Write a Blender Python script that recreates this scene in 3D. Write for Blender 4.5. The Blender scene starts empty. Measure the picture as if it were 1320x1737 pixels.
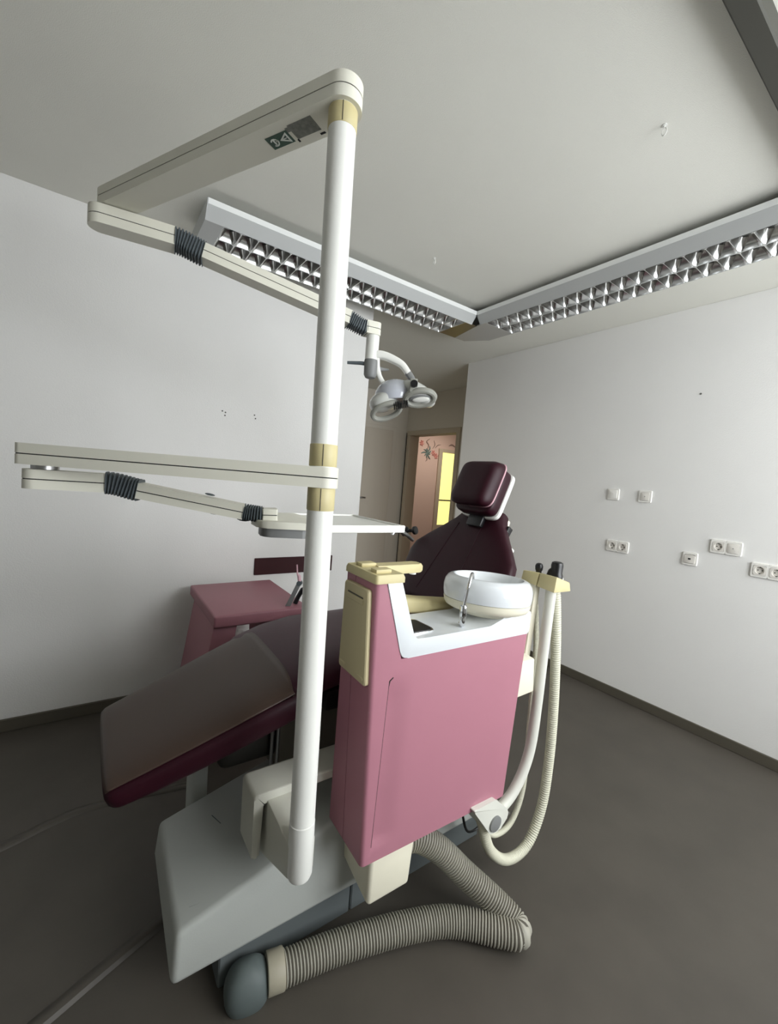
import bpy, bmesh, math, random
from mathutils import Vector, Matrix

V = Vector
PI = math.pi
random.seed(4)
scn = bpy.context.scene
COL = scn.collection

# ------------------------------------------------------------------ camera
yaw, pitch, roll = 0.61514985, -0.0746227845, 0.0804977988
fw = V((math.sin(yaw) * math.cos(pitch), math.cos(yaw) * math.cos(pitch), math.sin(pitch)))
rt = V((math.cos(yaw), -math.sin(yaw), 0))
up = rt.cross(fw)
r2 = rt * math.cos(roll) + up * math.sin(roll)
u2 = -rt * math.sin(roll) + up * math.cos(roll)
cam_data = bpy.data.cameras.new('camera')
cam = bpy.data.objects.new('camera', cam_data)
COL.objects.link(cam)
cam_data.sensor_width = 36
cam_data.lens = 714.996 * 36 / 1737
cam_data.clip_start = 0.02
m = Matrix.Identity(4)
for i in range(3):
    m[i][0], m[i][1], m[i][2] = r2[i], u2[i], -fw[i]
m[0][3], m[1][3], m[2][3] = 0, 0, 1.382
cam.matrix_world = m
scn.camera = cam

# ------------------------------------------------------------------ sky, daylight, exposure
world = bpy.data.worlds.new('world')
scn.world = world
world.use_nodes = True
bg = world.node_tree.nodes['Background']
bg.inputs[0].default_value = (0.93, 0.965, 1.0, 1)
bg.inputs[1].default_value = 11.4


def area_light(name, loc, size, rot, energy, color=(1, 1, 1), portal=False):
    d = bpy.data.lights.new(name, 'AREA')
    d.shape = 'RECTANGLE'
    d.size, d.size_y = size
    d.energy = energy
    d.color = color
    o = bpy.data.objects.new(name, d)
    o.location = loc
    o.rotation_euler = rot
    COL.objects.link(o)
    if portal:
        d.cycles.is_portal = True
    return o


WIN = (0.75, 2.95, 0.95, 2.52)          # window opening in the wall behind the camera: x0 x1 z0 z1
WY = -1.3
area_light('window_portal', ((WIN[0] + WIN[1]) / 2, WY - 0.02, (WIN[2] + WIN[3]) / 2),
           (WIN[1] - WIN[0], WIN[3] - WIN[2]), (-PI / 2 + PI, 0, 0), 100, portal=True)
area_light('far_room_lamp', (5.0, 5.0, 2.5), (0.5, 0.5), (0, 0, 0), 20, (1.0, 0.90, 0.80))
area_light('hall_fill', (1.1, 3.8, 2.45), (0.5, 0.5), (0, 0, 0), 14, (1.0, 0.95, 0.86))  # added light, hidden behind the left wall, to brighten the hall

scn.view_settings.view_transform = 'Standard'
scn.view_settings.look = 'None'
scn.view_settings.gamma = 1
scn.view_settings.use_curve_mapping = False
scn.view_settings.exposure = 0.0


# ------------------------------------------------------------------ materials
def lin(c):
    return tuple(((x / 255) / 12.92 if x / 255 <= 0.04045 else ((x / 255 + 0.055) / 1.055) ** 2.4) for x in c)


def mat(name, rgb, rough=0.5, metal=0.0, noise=0.0, scale=6.0, bump=0.0, bscale=200.0, coat=0.0, emit=0.0, trans=0.0,
        spec=0.5, alpha=1.0):
    M = bpy.data.materials.new(name)
    M.use_nodes = True
    nt = M.node_tree
    b = nt.nodes['Principled BSDF']
    c = lin(rgb)
    b.inputs['Base Color'].default_value = (*c, 1)
    b.inputs['Roughness'].default_value = rough
    b.inputs['Metallic'].default_value = metal
    b.inputs['Specular IOR Level'].default_value = spec
    b.inputs['Coat Weight'].default_value = coat
    b.inputs['Transmission Weight'].default_value = trans
    b.inputs['Alpha'].default_value = alpha
    if emit:
        b.inputs['Emission Color'].default_value = (*c, 1)
        b.inputs['Emission Strength'].default_value = emit
    if noise or bump:
        tc = nt.nodes.new('ShaderNodeTexCoord')
    if noise:
        n = nt.nodes.new('ShaderNodeTexNoise')
        n.inputs['Scale'].default_value = scale
        n.inputs['Detail'].default_value = 6
        nt.links.new(tc.outputs['Object'], n.inputs['Vector'])
        r = nt.nodes.new('ShaderNodeValToRGB')
        r.color_ramp.elements[0].position = 0.3
        r.color_ramp.elements[1].position = 0.7
        r.color_ramp.elements[0].color = (*[x * (1 - noise) for x in c], 1)
        r.color_ramp.elements[1].color = (*[min(1, x * (1 + noise)) for x in c], 1)
        nt.links.new(n.outputs['Fac'], r.inputs['Fac'])
        nt.links.new(r.outputs['Color'], b.inputs['Base Color'])
    if bump:
        n2 = nt.nodes.new('ShaderNodeTexNoise')
        n2.inputs['Scale'].default_value = bscale
        n2.inputs['Detail'].default_value = 3
        nt.links.new(tc.outputs['Object'], n2.inputs['Vector'])
        bp = nt.nodes.new('ShaderNodeBump')
        bp.inputs['Strength'].default_value = bump
        bp.inputs['Distance'].default_value = 0.004
        nt.links.new(n2.outputs['Fac'], bp.inputs['Height'])
        nt.links.new(bp.outputs['Normal'], b.inputs['Normal'])
    return M


M = {}
M['wall'] = mat('wall_paint', (234, 233, 230), 0.85, noise=0.015, scale=2, bump=0.25, bscale=160)
M['ceiling'] = mat('ceiling_roughcast', (235, 234, 225), 0.9, noise=0.015, scale=2, bump=0.35, bscale=330)
M['hallwall'] = mat('hall_paint', (212, 206, 194), 0.85)
M['pinkwall'] = mat('far_room_paint', (212, 188, 176), 0.85)
M['floor'] = mat('linoleum', (76, 71, 64), 0.55, noise=0.10, scale=5, bump=0.03, bscale=60)
M['base'] = mat('baseboard_vinyl', (84, 79, 68), 0.6)
M['doorgrey'] = mat('door_laminate', (204, 196, 182), 0.6)
M['jamb'] = mat('jamb_paint', (190, 178, 158), 0.6)
M['dark'] = mat('shadow_gap_black', (18, 18, 18), 0.7)
M['blackplastic'] = mat('black_plastic', (16, 16, 18), 0.35)
M['white'] = mat('enamel_white', (236, 236, 230), 0.42, noise=0.01, scale=4)
M['armwhite'] = mat('arm_plastic', (224, 222, 208), 0.5, bump=0.04, bscale=400)
M['basewhite'] = mat('base_cover_grey_white', (174, 177, 172), 0.5, bump=0.05, bscale=300)
M['suctionwhite'] = mat('suction_arm_white', (218, 218, 208), 0.4)
M['collargrey'] = mat('hose_collar_grey', (160, 154, 136), 0.55)
M['bracket'] = mat('bracket_cover_white', (206, 205, 193), 0.5)
M['ivory'] = mat('ivory_plastic', (234, 229, 208), 0.45)
M['cream'] = mat('yellowed_cream_plastic', (202, 190, 144), 0.5, noise=0.04, scale=12)
M['beige'] = mat('beige_flap', (196, 184, 146), 0.55)
M['porcelain'] = mat('glazed_porcelain', (226, 230, 233), 0.08, coat=0.4)
M['traywhite'] = mat('moulded_white', (224, 228, 231), 0.18)
M['pink'] = mat('pink_lacquer', (172, 116, 130), 0.5, noise=0.012, scale=8, bump=0.03, bscale=500)
M['pinkcart'] = mat('dusky_pink_lacquer', (158, 106, 116), 0.5, bump=0.04, bscale=300)
M['maroon'] = mat('maroon_vinyl', (44, 10, 22), 0.45, spec=0.25, noise=0.05, scale=5, bump=0.05, bscale=350)
M['plum'] = mat('plum_vinyl', (64, 30, 42), 0.45, spec=0.3, noise=0.05, scale=5, bump=0.05, bscale=350)
M['cover'] = mat('brown_foot_cover', (72, 57, 49), 0.42, spec=0.35, noise=0.06, scale=4, bump=0.04, bscale=200)
M['piping'] = mat('rose_piping', (212, 168, 178), 0.5)
M['redpanel'] = mat('dark_red_board', (50, 6, 12), 0.5, spec=0.3)
M['rubber'] = mat('grey_rubber', (88, 96, 100), 0.6)
M['greyplastic'] = mat('grey_plastic', (124, 125, 124), 0.5)
M['plinth'] = mat('plinth_grey', (92, 98, 98), 0.7)
M['hose'] = mat('corrugated_hose_grey', (166, 163, 150), 0.55)
M['hosedark'] = mat('hose_groove', (84, 80, 70), 0.8)
M['thinhose'] = mat('suction_hose', (206, 204, 184), 0.5)
M['elbow'] = mat('elbow_grey', (88, 97, 96), 0.6)
M['chrome'] = mat('chrome', (225, 226, 228), 0.08, metal=1.0)
M['steel'] = mat('brushed_steel', (170, 170, 170), 0.3, metal=1.0)
M['reflector'] = mat('louvre_aluminium', (220, 221, 221), 0.2, metal=1.0)
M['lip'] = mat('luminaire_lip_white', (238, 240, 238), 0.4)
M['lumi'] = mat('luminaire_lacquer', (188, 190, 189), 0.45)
M['lumigrey'] = mat('luminaire_corner_plate', (176, 174, 168), 0.4)
M['lumibrown'] = mat('luminaire_corner_mirror', (120, 108, 84), 0.35, metal=0.6)
M['tube'] = mat('fluorescent_tube_off', (232, 232, 226), 0.3)
M['green'] = mat('sticker_green', (26, 66, 48), 0.5)
M['stickerwhite'] = mat('sticker_white', (214, 218, 210), 0.5)
M['residue'] = mat('sticker_residue', (124, 125, 118), 0.9, noise=0.25, scale=90)
M['socket'] = mat('switch_white', (238, 236, 230), 0.3)
M['socketin'] = mat('socket_insert', (222, 218, 210), 0.35)
M['pane'] = mat('lit_yellow_pane', (255, 248, 150), 0.5, emit=0.95)
M['teal'] = mat('decal_teal', (108, 128, 124), 0.8)
M['decalpink'] = mat('decal_rose', (206, 142, 132), 0.8)
M['decalgrey'] = mat('decal_grey', (146, 126, 116), 0.8)
M['lampglass'] = mat('lamp_smoked_cover', (196, 197, 192), 0.25, coat=0.5)
M['lampdome'] = mat('lamp_dome_blue_grey', (186, 189, 198), 0.14, coat=0.5)
M['lampgrey'] = mat('lamp_ring_grey', (150, 150, 142), 0.4)
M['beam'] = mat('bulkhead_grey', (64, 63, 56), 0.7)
M['mechanism'] = mat('mechanism_grey', (104, 100, 88), 0.6)
M['mechdark'] = mat('mechanism_dark', (34, 32, 26), 0.7)
M['plug'] = mat('wall_plug', (96, 94, 90), 0.7)


# ------------------------------------------------------------------ mesh helpers
def obj(name, bm, material, parent=None, smooth=True, angle=35):
    bmesh.ops.recalc_face_normals(bm, faces=bm.faces)
    me = bpy.data.meshes.new(name)
    bm.to_mesh(me)
    bm.free()
    me.materials.append(material)
    if smooth:
        me.polygons.foreach_set('use_smooth', [True] * len(me.polygons))
        me.set_sharp_from_angle(angle=math.radians(angle))
    o = bpy.data.objects.new(name, me)
    COL.objects.link(o)
    if parent is not None:
        o.parent = parent
    return o


def thing(name, label, cat, group=None, loc=(0, 0, 0), rz=0.0):
    o = bpy.data.objects.new(name, None)
    o.empty_display_size = 0.05
    COL.objects.link(o)
    o.location = loc
    o.rotation_euler = (0, 0, rz)
    o['label'] = label
    o['category'] = cat
    if group:
        o['group'] = group
    return o


def tag(o, label, cat, group=None):
    o['label'] = label
    o['category'] = cat
    if group:
        o['group'] = group
    return o


def struct(name, bm, m_, parent=None, **k):
    o = obj(name, bm, m_, parent, **k)
    if parent is None:
        o['kind'] = 'structure'
    return o


def B():
    return bmesh.new()


def box(bm, lo, hi, bev=0.0, seg=2, mtx=None):
    vs = [bm.verts.new((x, y, z)) for x in (lo[0], hi[0]) for y in (lo[1], hi[1]) for z in (lo[2], hi[2])]
    f = [(0, 1, 3, 2), (4, 6, 7, 5), (0, 4, 5, 1), (2, 3, 7, 6), (0, 2, 6, 4), (1, 5, 7, 3)]
    fs = [bm.faces.new([vs[i] for i in q]) for q in f]
    if bev > 0:
        es = list({e for q in fs for e in q.edges})
        r = bmesh.ops.bevel(bm, geom=es, offset=bev, segments=seg, affect='EDGES', profile=0.5)
        vs = list({v for q in r['faces'] for v in q.verts} | {v for v in vs if v.is_valid})
    if mtx is not None:
        bmesh.ops.transform(bm, matrix=mtx, verts=[v for v in vs if v.is_valid])
    return bm


def hexa(bm, pts, bev=0.0, seg=2):
    """box from 8 points: bottom ring of four then top ring of four"""
    vs = [bm.verts.new(p) for p in pts]
    f = [(3, 2, 1, 0), (4, 5, 6, 7), (0, 1, 5, 4), (1, 2, 6, 5), (2, 3, 7, 6), (3, 0, 4, 7)]
    fs = [bm.faces.new([vs[i] for i in q]) for q in f]
    if bev > 0:
        es = list({e for q in fs for e in q.edges})
        bmesh.ops.bevel(bm, geom=es, offset=bev, segments=seg, affect='EDGES', profile=0.5)
    return bm


def loft(bm, rings, cap=True, closed=True, loop=False):
    R = [[bm.verts.new(p) for p in r] for r in rings]
    n = len(R[0])
    pairs = list(zip(R[:-1], R[1:])) + ([(R[-1], R[0])] if loop else [])
    for a, b in pairs:
        for i in range(n if closed else n - 1):
            j = (i + 1) % n
            bm.faces.new((a[i], a[j], b[j], b[i]))
    if cap and not loop:
        bm.faces.new(R[0][::-1])
        bm.faces.new(R[-1])
    return bm


def prism(bm, poly, fn, d0, d1, bev=0.0, seg=2):
    """extrude a 2d polygon; fn(u, v, d) -> 3d"""
    a = [bm.verts.new(fn(u, v, d0)) for u, v in poly]
    b = [bm.verts.new(fn(u, v, d1)) for u, v in poly]
    n = len(poly)
    fa = bm.faces.new(a[::-1])
    fb = bm.faces.new(b)
    for i in range(n):
        j = (i + 1) % n
        bm.faces.new((a[i], a[j], b[j], b[i]))
    if bev > 0:
        es = list(set(fa.edges) | set(fb.edges))
        bmesh.ops.bevel(bm, geom=es, offset=bev, segments=seg, affect='EDGES', profile=0.5)
    return bm


def round_poly(pts, rad, seg=5):
    """round the corners of a 2d polygon; rad is one value or a list"""
    out = []
    n = len(pts)
    for i, p in enumerate(pts):
        r = rad[i] if isinstance(rad, (list, tuple)) else rad
        p = V(p)
        if r <= 0:
            out.append(tuple(p))
            continue
        a = (V(pts[i - 1]) - p)
        b = (V(pts[(i + 1) % n]) - p)
        la, lb = a.length, b.length
        a.normalize()
        b.normalize()
        ang = a.angle(b)
        d = min(r / math.tan(ang / 2), la * 0.48, lb * 0.48)
        p1, p2 = p + a * d, p + b * d
        for k in range(seg + 1):
            t = k / seg
            q = p1 * (1 - t) ** 2 + p * 2 * t * (1 - t) + p2 * t * t
            out.append(tuple(q))
    return out


def ssl(c, a, b, p=2.0, n=32, t0=0.0, t1=2 * PI, open_=False):
    """superellipse ring round c with half axes a, b"""
    out = []
    cnt = n + 1 if open_ else n
    for i in range(cnt):
        t = t0 + (t1 - t0) * i / n
        x, y = math.cos(t), math.sin(t)
        x = math.copysign(abs(x) ** (2 / p), x)
        y = math.copysign(abs(y) ** (2 / p), y)
        out.append(V(c) + V(a) * x + V(b) * y)
    return out


def catmull(pts, seg=8):
    P = [V(p) for p in pts]
    P = [P[0] * 2 - P[1]] + P + [P[-1] * 2 - P[-2]]
    out = []
    for i in range(1, len(P) - 2):
        for k in range(seg):
            t = k / seg
            a, b, c, d = P[i - 1], P[i], P[i + 1], P[i + 2]
            out.append(0.5 * ((2 * b) + (c - a) * t + (2 * a - 5 * b + 4 * c - d) * t * t + (3 * b - a - 3 * c + d) * t ** 3))
    out.append(P[-2])
    return out


def resample(pts, step):
    out = [pts[0].copy()]
    acc = 0.0
    for a, b in zip(pts[:-1], pts[1:]):
        L = (b - a).length
        if L < 1e-9:
            continue
        pos = step - acc
        while pos <= L:
            out.append(a.lerp(b, pos / L))
            pos += step
        acc = L - (pos - step)
    return out


def frames(pts):
    n = len(pts)
    T = []
    for i in range(n):
        t = pts[min(i + 1, n - 1)] - pts[max(i - 1, 0)]
        T.append(t.normalized())
    a = V((0, 0, 1)) if abs(T[0].z) < 0.9 else V((0, 1, 0))
    nrm = (a - T[0] * a.dot(T[0])).normalized()
    out = []
    for i in range(n):
        if i:
            q = T[i - 1].rotation_difference(T[i])
            nrm = (q @ nrm)
            nrm = (nrm - T[i] * nrm.dot(T[i])).normalized()
        out.append((nrm, T[i].cross(nrm)))
    return out


def tube(bm, pts, r, n=14, cap=True):
    pts = [V(p) for p in pts]
    F = frames(pts)
    rings = []
    for i, (p, (a, b)) in enumerate(zip(pts, F)):
        rr = r[i] if isinstance(r, (list, tuple)) else r
        rings.append([p + (a * math.cos(2 * PI * k / n) + b * math.sin(2 * PI * k / n)) * rr for k in range(n)])
    return loft(bm, rings, cap)


def cyl(bm, a, b, r, n=24, r2_=None, bev=0.0):
    a, b = V(a), V(b)
    if bev <= 0:
        return tube(bm, [a, b], [r, r if r2_ is None else r2_], n)
    d = (b - a).normalized() * bev
    rb = r if r2_ is None else r2_
    return tube(bm, [a, a + d * 0.3, a + d, b - d, b - d * 0.3, b], [r - bev, r - bev * 0.3, r, rb, rb - bev * 0.3, rb - bev], n)


def lathe(bm, prof, c, n=48, axis=None):
    c = V(c)
    w = V(axis).normalized() if axis else V((0, 0, 1))
    a = w.orthogonal().normalized()
    b = w.cross(a)
    rings = []
    for r, h in prof:
        rings.append([c + w * h + (a * math.cos(2 * PI * k / n) + b * math.sin(2 * PI * k / n)) * max(r, 1e-4) for k in range(n)])
    return loft(bm, rings, True)


def corrugated(bm, pts, r, pitch, depth, n=18, cap=True):
    """ribbed hose: four rings for each rib"""
    q = resample(catmull(pts, 24), pitch / 4)
    rad = [(r, r, r - depth, r - depth)[i % 4] for i in range(len(q))]
    return tube(bm, q, rad, n, cap)


def basis(o, x, z):
    x = V(x).normalized()
    y = V(z).cross(x).normalized()
    z = x.cross(y)
    M_ = Matrix.Identity(4)
    for i in range(3):
        M_[i][0], M_[i][1], M_[i][2], M_[i][3] = x[i], y[i], z[i], o[i]
    return M_


def stadium(L, w, r0, r1, seg=12):
    """plan outline of an arm from x=0 to x=L, half width w, corner radii at each end"""
    pts = []

    def corner(cx, cy, r, a0):
        for k in range(seg + 1):
            t = a0 + PI / 2 * k / seg
            pts.append((cx + r * math.cos(t), cy + r * math.sin(t)))
    r0 = max(r0, 1e-4)
    r1 = max(r1, 1e-4)
    corner(L - r1, w - r1, r1, 0)
    corner(r0, w - r0, r0, PI / 2)
    corner(r0, -w + r0, r0, PI)
    corner(L - r1, -w + r1, r1, 1.5 * PI)
    return pts


def arm(parent, p0, p1, w, h, r0, r1, m_=None, upv=(0, 0, 1), name='arm_section'):
    """arm of two half shells with a dark seam between; p0, p1 = mid-height end points"""
    m_ = m_ or M['armwhite']
    p0, p1 = V(p0), V(p1)
    T = basis(p0, p1 - p0, upv)
    L = (p1 - p0).length
    out = stadium(L, w, r0, r1)
    g = 0.0012
    core = B()
    prism(core, out, lambda u, v, d: T @ V((u, v, d)), g, h / 2, 0.004, 2)
    top = obj(name, core, m_, parent)
    low = B()
    prism(low, out, lambda u, v, d: T @ V((u, v, d)), -h / 2, -g, 0.004, 2)
    obj(name + '_underside', low, m_, top)
    s = B()
    ins = stadium(L - 0.003, w - 0.0015, max(r0 - 0.0015, 0), max(r1 - 0.0015, 0))
    prism(s, ins, lambda u, v, d: T @ V((u + 0.0015, v, d)), -g * 1.6, g * 1.6)
    obj('seam', s, M['dark'], top)
    return top


def bellows(parent, p0, d0, p1, d1, w, h, ribs, w2=None, h2=None, name='bellows'):
    """ribbed rubber sleeve along a curve, rounded-rectangle section"""
    p0, p1 = V(p0), V(p1)
    L = (p1 - p0).length
    a, b = p0 + V(d0).normalized() * L * 0.33, p1 - V(d1).normalized() * L * 0.33
    n = ribs * 4
    rings = []
    pts = []
    for i in range(n + 1):
        t = i / n
        pts.append(p0 * (1 - t) ** 3 + a * 3 * t * (1 - t) ** 2 + b * 3 * t * t * (1 - t) + p1 * t ** 3)
    for i, p in enumerate(pts):
        t = (pts[min(i + 1, n)] - pts[max(i - 1, 0)]).normalized()
        y = V((0, 0, 1)).cross(t).normalized()
        z = t.cross(y)
        f = i / n
        ww = w + ((w2 or w) - w) * f
        hh = h + ((h2 or h) - h) * f
        s = (1.0, 1.0, 0.84, 0.84)[i % 4]
        k = 0.006 * (1 - s) / 0.16
        rings.append(ssl(p, y * (ww - k), z * (hh - k), 5, 28))
    bm = B()
    loft(bm, rings)
    return obj(name, bm, M['rubber'], parent, angle=25)


# ------------------------------------------------------------------ the room
HC = 2.6
XR, YL, XL_END, YR_END = 3.026, 2.661, 1.609, 3.12
XW, HX, HY = -3.4, 3.714, 4.972
bm = B(); box(bm, (XW - 0.2, WY - 0.2, -0.08), (7.6, 6.2, 0)); struct('floor', bm, M['floor'])
bm = B(); box(bm, (XW - 0.2, WY - 0.2, HC), (7.6, 6.2, HC + 0.1)); struct('ceiling', bm, M['ceiling'])
bm = B(); box(bm, (XW, YL, 0), (XL_END, YL + 0.12, HC), 0.002, 1); wl = struct('wall_left', bm, M['wall'])
bm = B(); box(bm, (XR, WY, 0), (XR + 0.12, YR_END, HC), 0.002, 1); wr = struct('wall_right', bm, M['wall'])
bm = B(); box(bm, (XW - 0.12, WY, 0), (XW, YL + 0.12, HC)); struct('wall_side', bm, M['wall'])
bm = B()
box(bm, (XW - 0.12, WY - 0.15, 0), (WIN[0], WY, HC))
box(bm, (WIN[1], WY - 0.15, 0), (XR + 0.12, WY, HC))
box(bm, (WIN[0], WY - 0.15, 0), (WIN[1], WY, WIN[2]))
box(bm, (WIN[0], WY - 0.15, WIN[3]), (WIN[1], WY, HC))
struct('wall_window', bm, M['wall'])
bm = B()
for x in (WIN[0], (WIN[0] + WIN[1]) / 2 - 0.035, WIN[1] - 0.07):
    box(bm, (x, WY - 0.11, WIN[2]), (x + 0.07, WY - 0.04, WIN[3]), 0.005, 1)
for z in (WIN[2], WIN[3] - 0.07):
    box(bm, (WIN[0], WY - 0.105, z), (WIN[1], WY - 0.045, z + 0.07), 0.005, 1)
struct('window_1', bm, M['white'])
bm = B(); box(bm, (WIN[0] - 0.05, WY, WIN[2] - 0.03), (WIN[1] + 0.05, WY + 0.16, WIN[2]), 0.005, 1); struct('trim_1', bm, M['white'])

# hall beyond the room
bm = B(); box(bm, (XW, HY, 0), (HX + 0.14, HY + 0.1, HC)); wh = struct('wall_hall', bm, M['hallwall'])
bm = B()
DY0, DY1, DZ = 3.90, 4.885, 2.065
box(bm, (HX, YR_END - 0.3, 0), (HX + 0.14, DY0, HC))
box(bm, (HX, DY1, 0), (HX + 0.14, HY + 0.1, HC))
box(bm, (HX, DY0, DZ), (HX + 0.14, DY1, HC))
struct('wall_doorway', bm, M['hallwall'])
bm = B(); box(bm, (XW - 0.12, YL, 0), (XW, HY, HC)); struct('wall_hall_end', bm, M['hallwall'])
bm = B(); box(bm, (XR + 0.12, YR_END - 0.12, 0), (HX, YR_END, HC)); struct('wall_return', bm, M['hallwall'])
# door frame in the doorway (jambs and head)
bm = B()
for y0, y1 in ((DY0 - 0.05, DY0 + 0.02), (DY1 - 0.02, DY1 + 0.05)):
    box(bm, (HX - 0.015, y0, 0), (HX + 0.155, y1, DZ - 0.0205), 0.003, 1)
box(bm, (HX - 0.017, DY0 - 0.052, DZ - 0.02), (HX + 0.157, DY1 + 0.051, DZ + 0.045), 0.003, 1)
struct('trim_2', bm, M['jamb'])
bm = B(); box(bm, (HX - 0.019, DY1 + 0.052, 0), (HX - 0.002, DY1 + 0.060, DZ + 0.02)); struct('trim_3', bm, M['dark'])
# closed grey hall door
bm = B(); box(bm, (2.62, HY - 0.03, 0.01), (3.46, HY + 0.005, 2.085), 0.003, 1); d1 = struct('door_1', bm, M['doorgrey'])
bm = B(); cyl(bm, (2.97, HY - 0.03, 1.122), (2.97, HY - 0.075, 1.122), 0.010, 12)
tube(bm, catmull([(2.965, HY - 0.072, 1.122), (3.0, HY - 0.078, 1.124), (3.045, HY - 0.074, 1.122)], 4), 0.011, 12)
obj('door_handle', bm, M['steel'], d1)
bm = B()
box(bm, (3.46, HY - 0.012, 0), (3.53, HY + 0.005, 2.12), 0.003, 1)
box(bm, (2.55, HY - 0.012, 0), (2.62, HY + 0.005, 2.12), 0.003, 1)
box(bm, (2.55, HY - 0.013, 2.085), (3.53, HY + 0.005, 2.135), 0.003, 1)
struct('trim_4', bm, M['hallwall'])

# far room seen through the doorway
FY = 6.0
bm = B(); box(bm, (HX + 0.14, FY, 0), (7.6, FY + 0.1, HC)); fwall = struct('wall_far', bm, M['pinkwall'])
bm = B(); box(bm, (7.5, 3.0, 0), (7.6, FY, HC)); struct('wall_far_end', bm, M['pinkwall'])
bm = B(); box(bm, (HX + 0.14, 2.9, 0), (7.6, 3.0, HC)); struct('wall_far_near', bm, M['pinkwall'])
bm = B(); box(bm, (HX + 0.14, HY + 0.1, 0), (HX + 0.16, FY, HC)); struct('wall_far_side', bm, M['pinkwall'])
d3 = thing('lit_door', 'glazed door with glowing yellow panes in the room beyond the doorway', 'door')
px0, px1 = 5.345, 5.72
bm = B()
box(bm, (px0 - 0.09, FY - 0.035, 0), (px0, FY - 0.001, 2.05), 0.004, 1)
box(bm, (px1, FY - 0.035, 0), (px1 + 0.09, FY - 0.001, 2.05), 0.004, 1)
box(bm, (px0, FY - 0.034, 1.985), (px1, FY - 0.001, 2.05), 0.004, 1)
box(bm, (px0, FY - 0.034, 0), (px1, FY - 0.001, 0.62), 0.004, 1)
obj('frame', bm, M['jamb'], d3)
bm = B(); box(bm, (px0, FY - 0.03, 1.075), (px1, FY - 0.004, 1.10)); obj('glazing_bar', bm, M['base'], d3)
bm = B(); box(bm, (px0, FY - 0.018, 1.10), (px1, FY - 0.010, 1.985)); obj('pane', bm, M['pane'], d3)
bm = B(); box(bm, (px0, FY - 0.018, 0.62), (px1, FY - 0.010, 1.075)); obj('pane', bm, M['pane'], d3)

# wall decal: brush-like strokes in teal, rose and grey
dc = thing('wall_decal', 'sketchy teal and rose flower decal high on the pink far wall', 'decal')


def stroke(bm, pts, r):
    q = catmull([(x, FY - 0.004, z) for x, z in pts], 5)
    n = len(q)
    tube(bm, q, [max(0.25, math.sin(PI * (0.1 + 0.8 * i / (n - 1)))) * r for i in range(n)], 6)


for k in range(9):
    a = 2 * PI * k / 9 + 0.3
    L = (0.10, 0.14, 0.08)[k % 3]
    bm = B()
    stroke(bm, [(4.98, 1.94), (4.98 + math.cos(a) * L * 0.6 + 0.01, 1.94 + math.sin(a) * L * 0.6), (4.98 + math.cos(a + 0.2) * L, 1.94 + math.sin(a + 0.2) * L)], 0.014)
    obj('petal', bm, M['teal'], dc)
for (x, z) in ((4.84, 2.10), (5.13, 1.95), (5.20, 1.90)):
    for k in range(6):
        a = 2 * PI * k / 6 + x
        bm = B()
        stroke(bm, [(x, z), (x + math.cos(a) * 0.03, z + math.sin(a) * 0.035), (x + math.cos(a + 0.4) * 0.055, z + math.sin(a + 0.4) * 0.055)], 0.012)
        obj('petal', bm, M['decalpink'], dc)
for pts, rr in (([(4.98, 2.0), (5.0, 2.08), (4.95, 2.14), (5.02, 2.2)], 0.012), ([(5.1, 2.02), (5.15, 2.1), (5.12, 2.18)], 0.009), ([(5.16, 2.04), (5.22, 2.1), (5.3, 2.12)], 0.009),
                ([(4.98, 1.88), (4.99, 1.82), (4.96, 1.78)], 0.010), ([(5.5, 2.12), (5.58, 2.15), (5.68, 2.11)], 0.016)):
    bm = B()
    stroke(bm, pts, rr)
    obj('stem', bm, M['decalgrey'], dc)

# baseboards
bm = B(); box(bm, (XW, YL - 0.012, 0), (XL_END, YL, 0.064), 0.003, 1); struct('baseboard_left', bm, M['base'])
bm = B(); box(bm, (XR - 0.012, WY, 0), (XR, YR_END, 0.064), 0.003, 1); struct('baseboard_right', bm, M['base'])

# thin bulkhead across the ceiling near the camera
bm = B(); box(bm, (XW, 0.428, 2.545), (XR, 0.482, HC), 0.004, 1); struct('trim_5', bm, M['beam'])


# welded ridges in the floor covering
def ridge(pts, w, h, name):
    q = catmull(pts, 8)
    F = frames(q)
    rings = []
    for i, p in enumerate(q):
        t = (q[min(i + 1, len(q) - 1)] - q[max(i - 1, 0)]).normalized()
        s = V((t.y, -t.x, 0))
        rings.append([p + s * w * a + V((0, 0, b * h)) for a, b in ((-1, -0.1), (-0.6, 0.45), (-0.25, 0.9), (0.1, 1), (0.35, 0.8), (0.55, 0.1), (0.6, -0.1))])
    bm = B()
    loft(bm, rings, True)
    return struct(name, bm, M['floor'])


ridge([(-0.6, 1.75, 0), (-0.236, 1.84, 0), (-0.1, 1.885, 0), (0.043, 1.902, 0), (0.4, 1.85, 0)], 0.03, 0.010, 'trim_6')
ridge([(-0.5, 1.02, 0), (-0.085, 1.18, 0), (0.033, 1.229, 0), (0.2, 1.295, 0), (0.4, 1.36, 0)], 0.03, 0.012, 'trim_7')
ridge([(0.8, 1.16, 0), (0.995, 1.125, 0), (1.3, 1.085, 0), (1.5, 1.05, 0)], 0.02, 0.008, 'trim_8')

# small marks on walls and ceiling
for x, z in ((0.616, 1.712), (0.634, 1.706), (0.632, 1.688), (0.806, 1.716), (0.813, 1.696)):
    bm = B(); cyl(bm, (x, YL - 0.0015, z), (x, YL + 0.002, z), 0.0045, 10); obj('wall_plug', bm, M['plug'], wl)
bm = B(); cyl(bm, (XR - 0.002, 1.089, 2.061), (XR + 0.002, 1.089, 2.061), 0.006, 10); obj('wall_plug', bm, M['plug'], wr)

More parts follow.
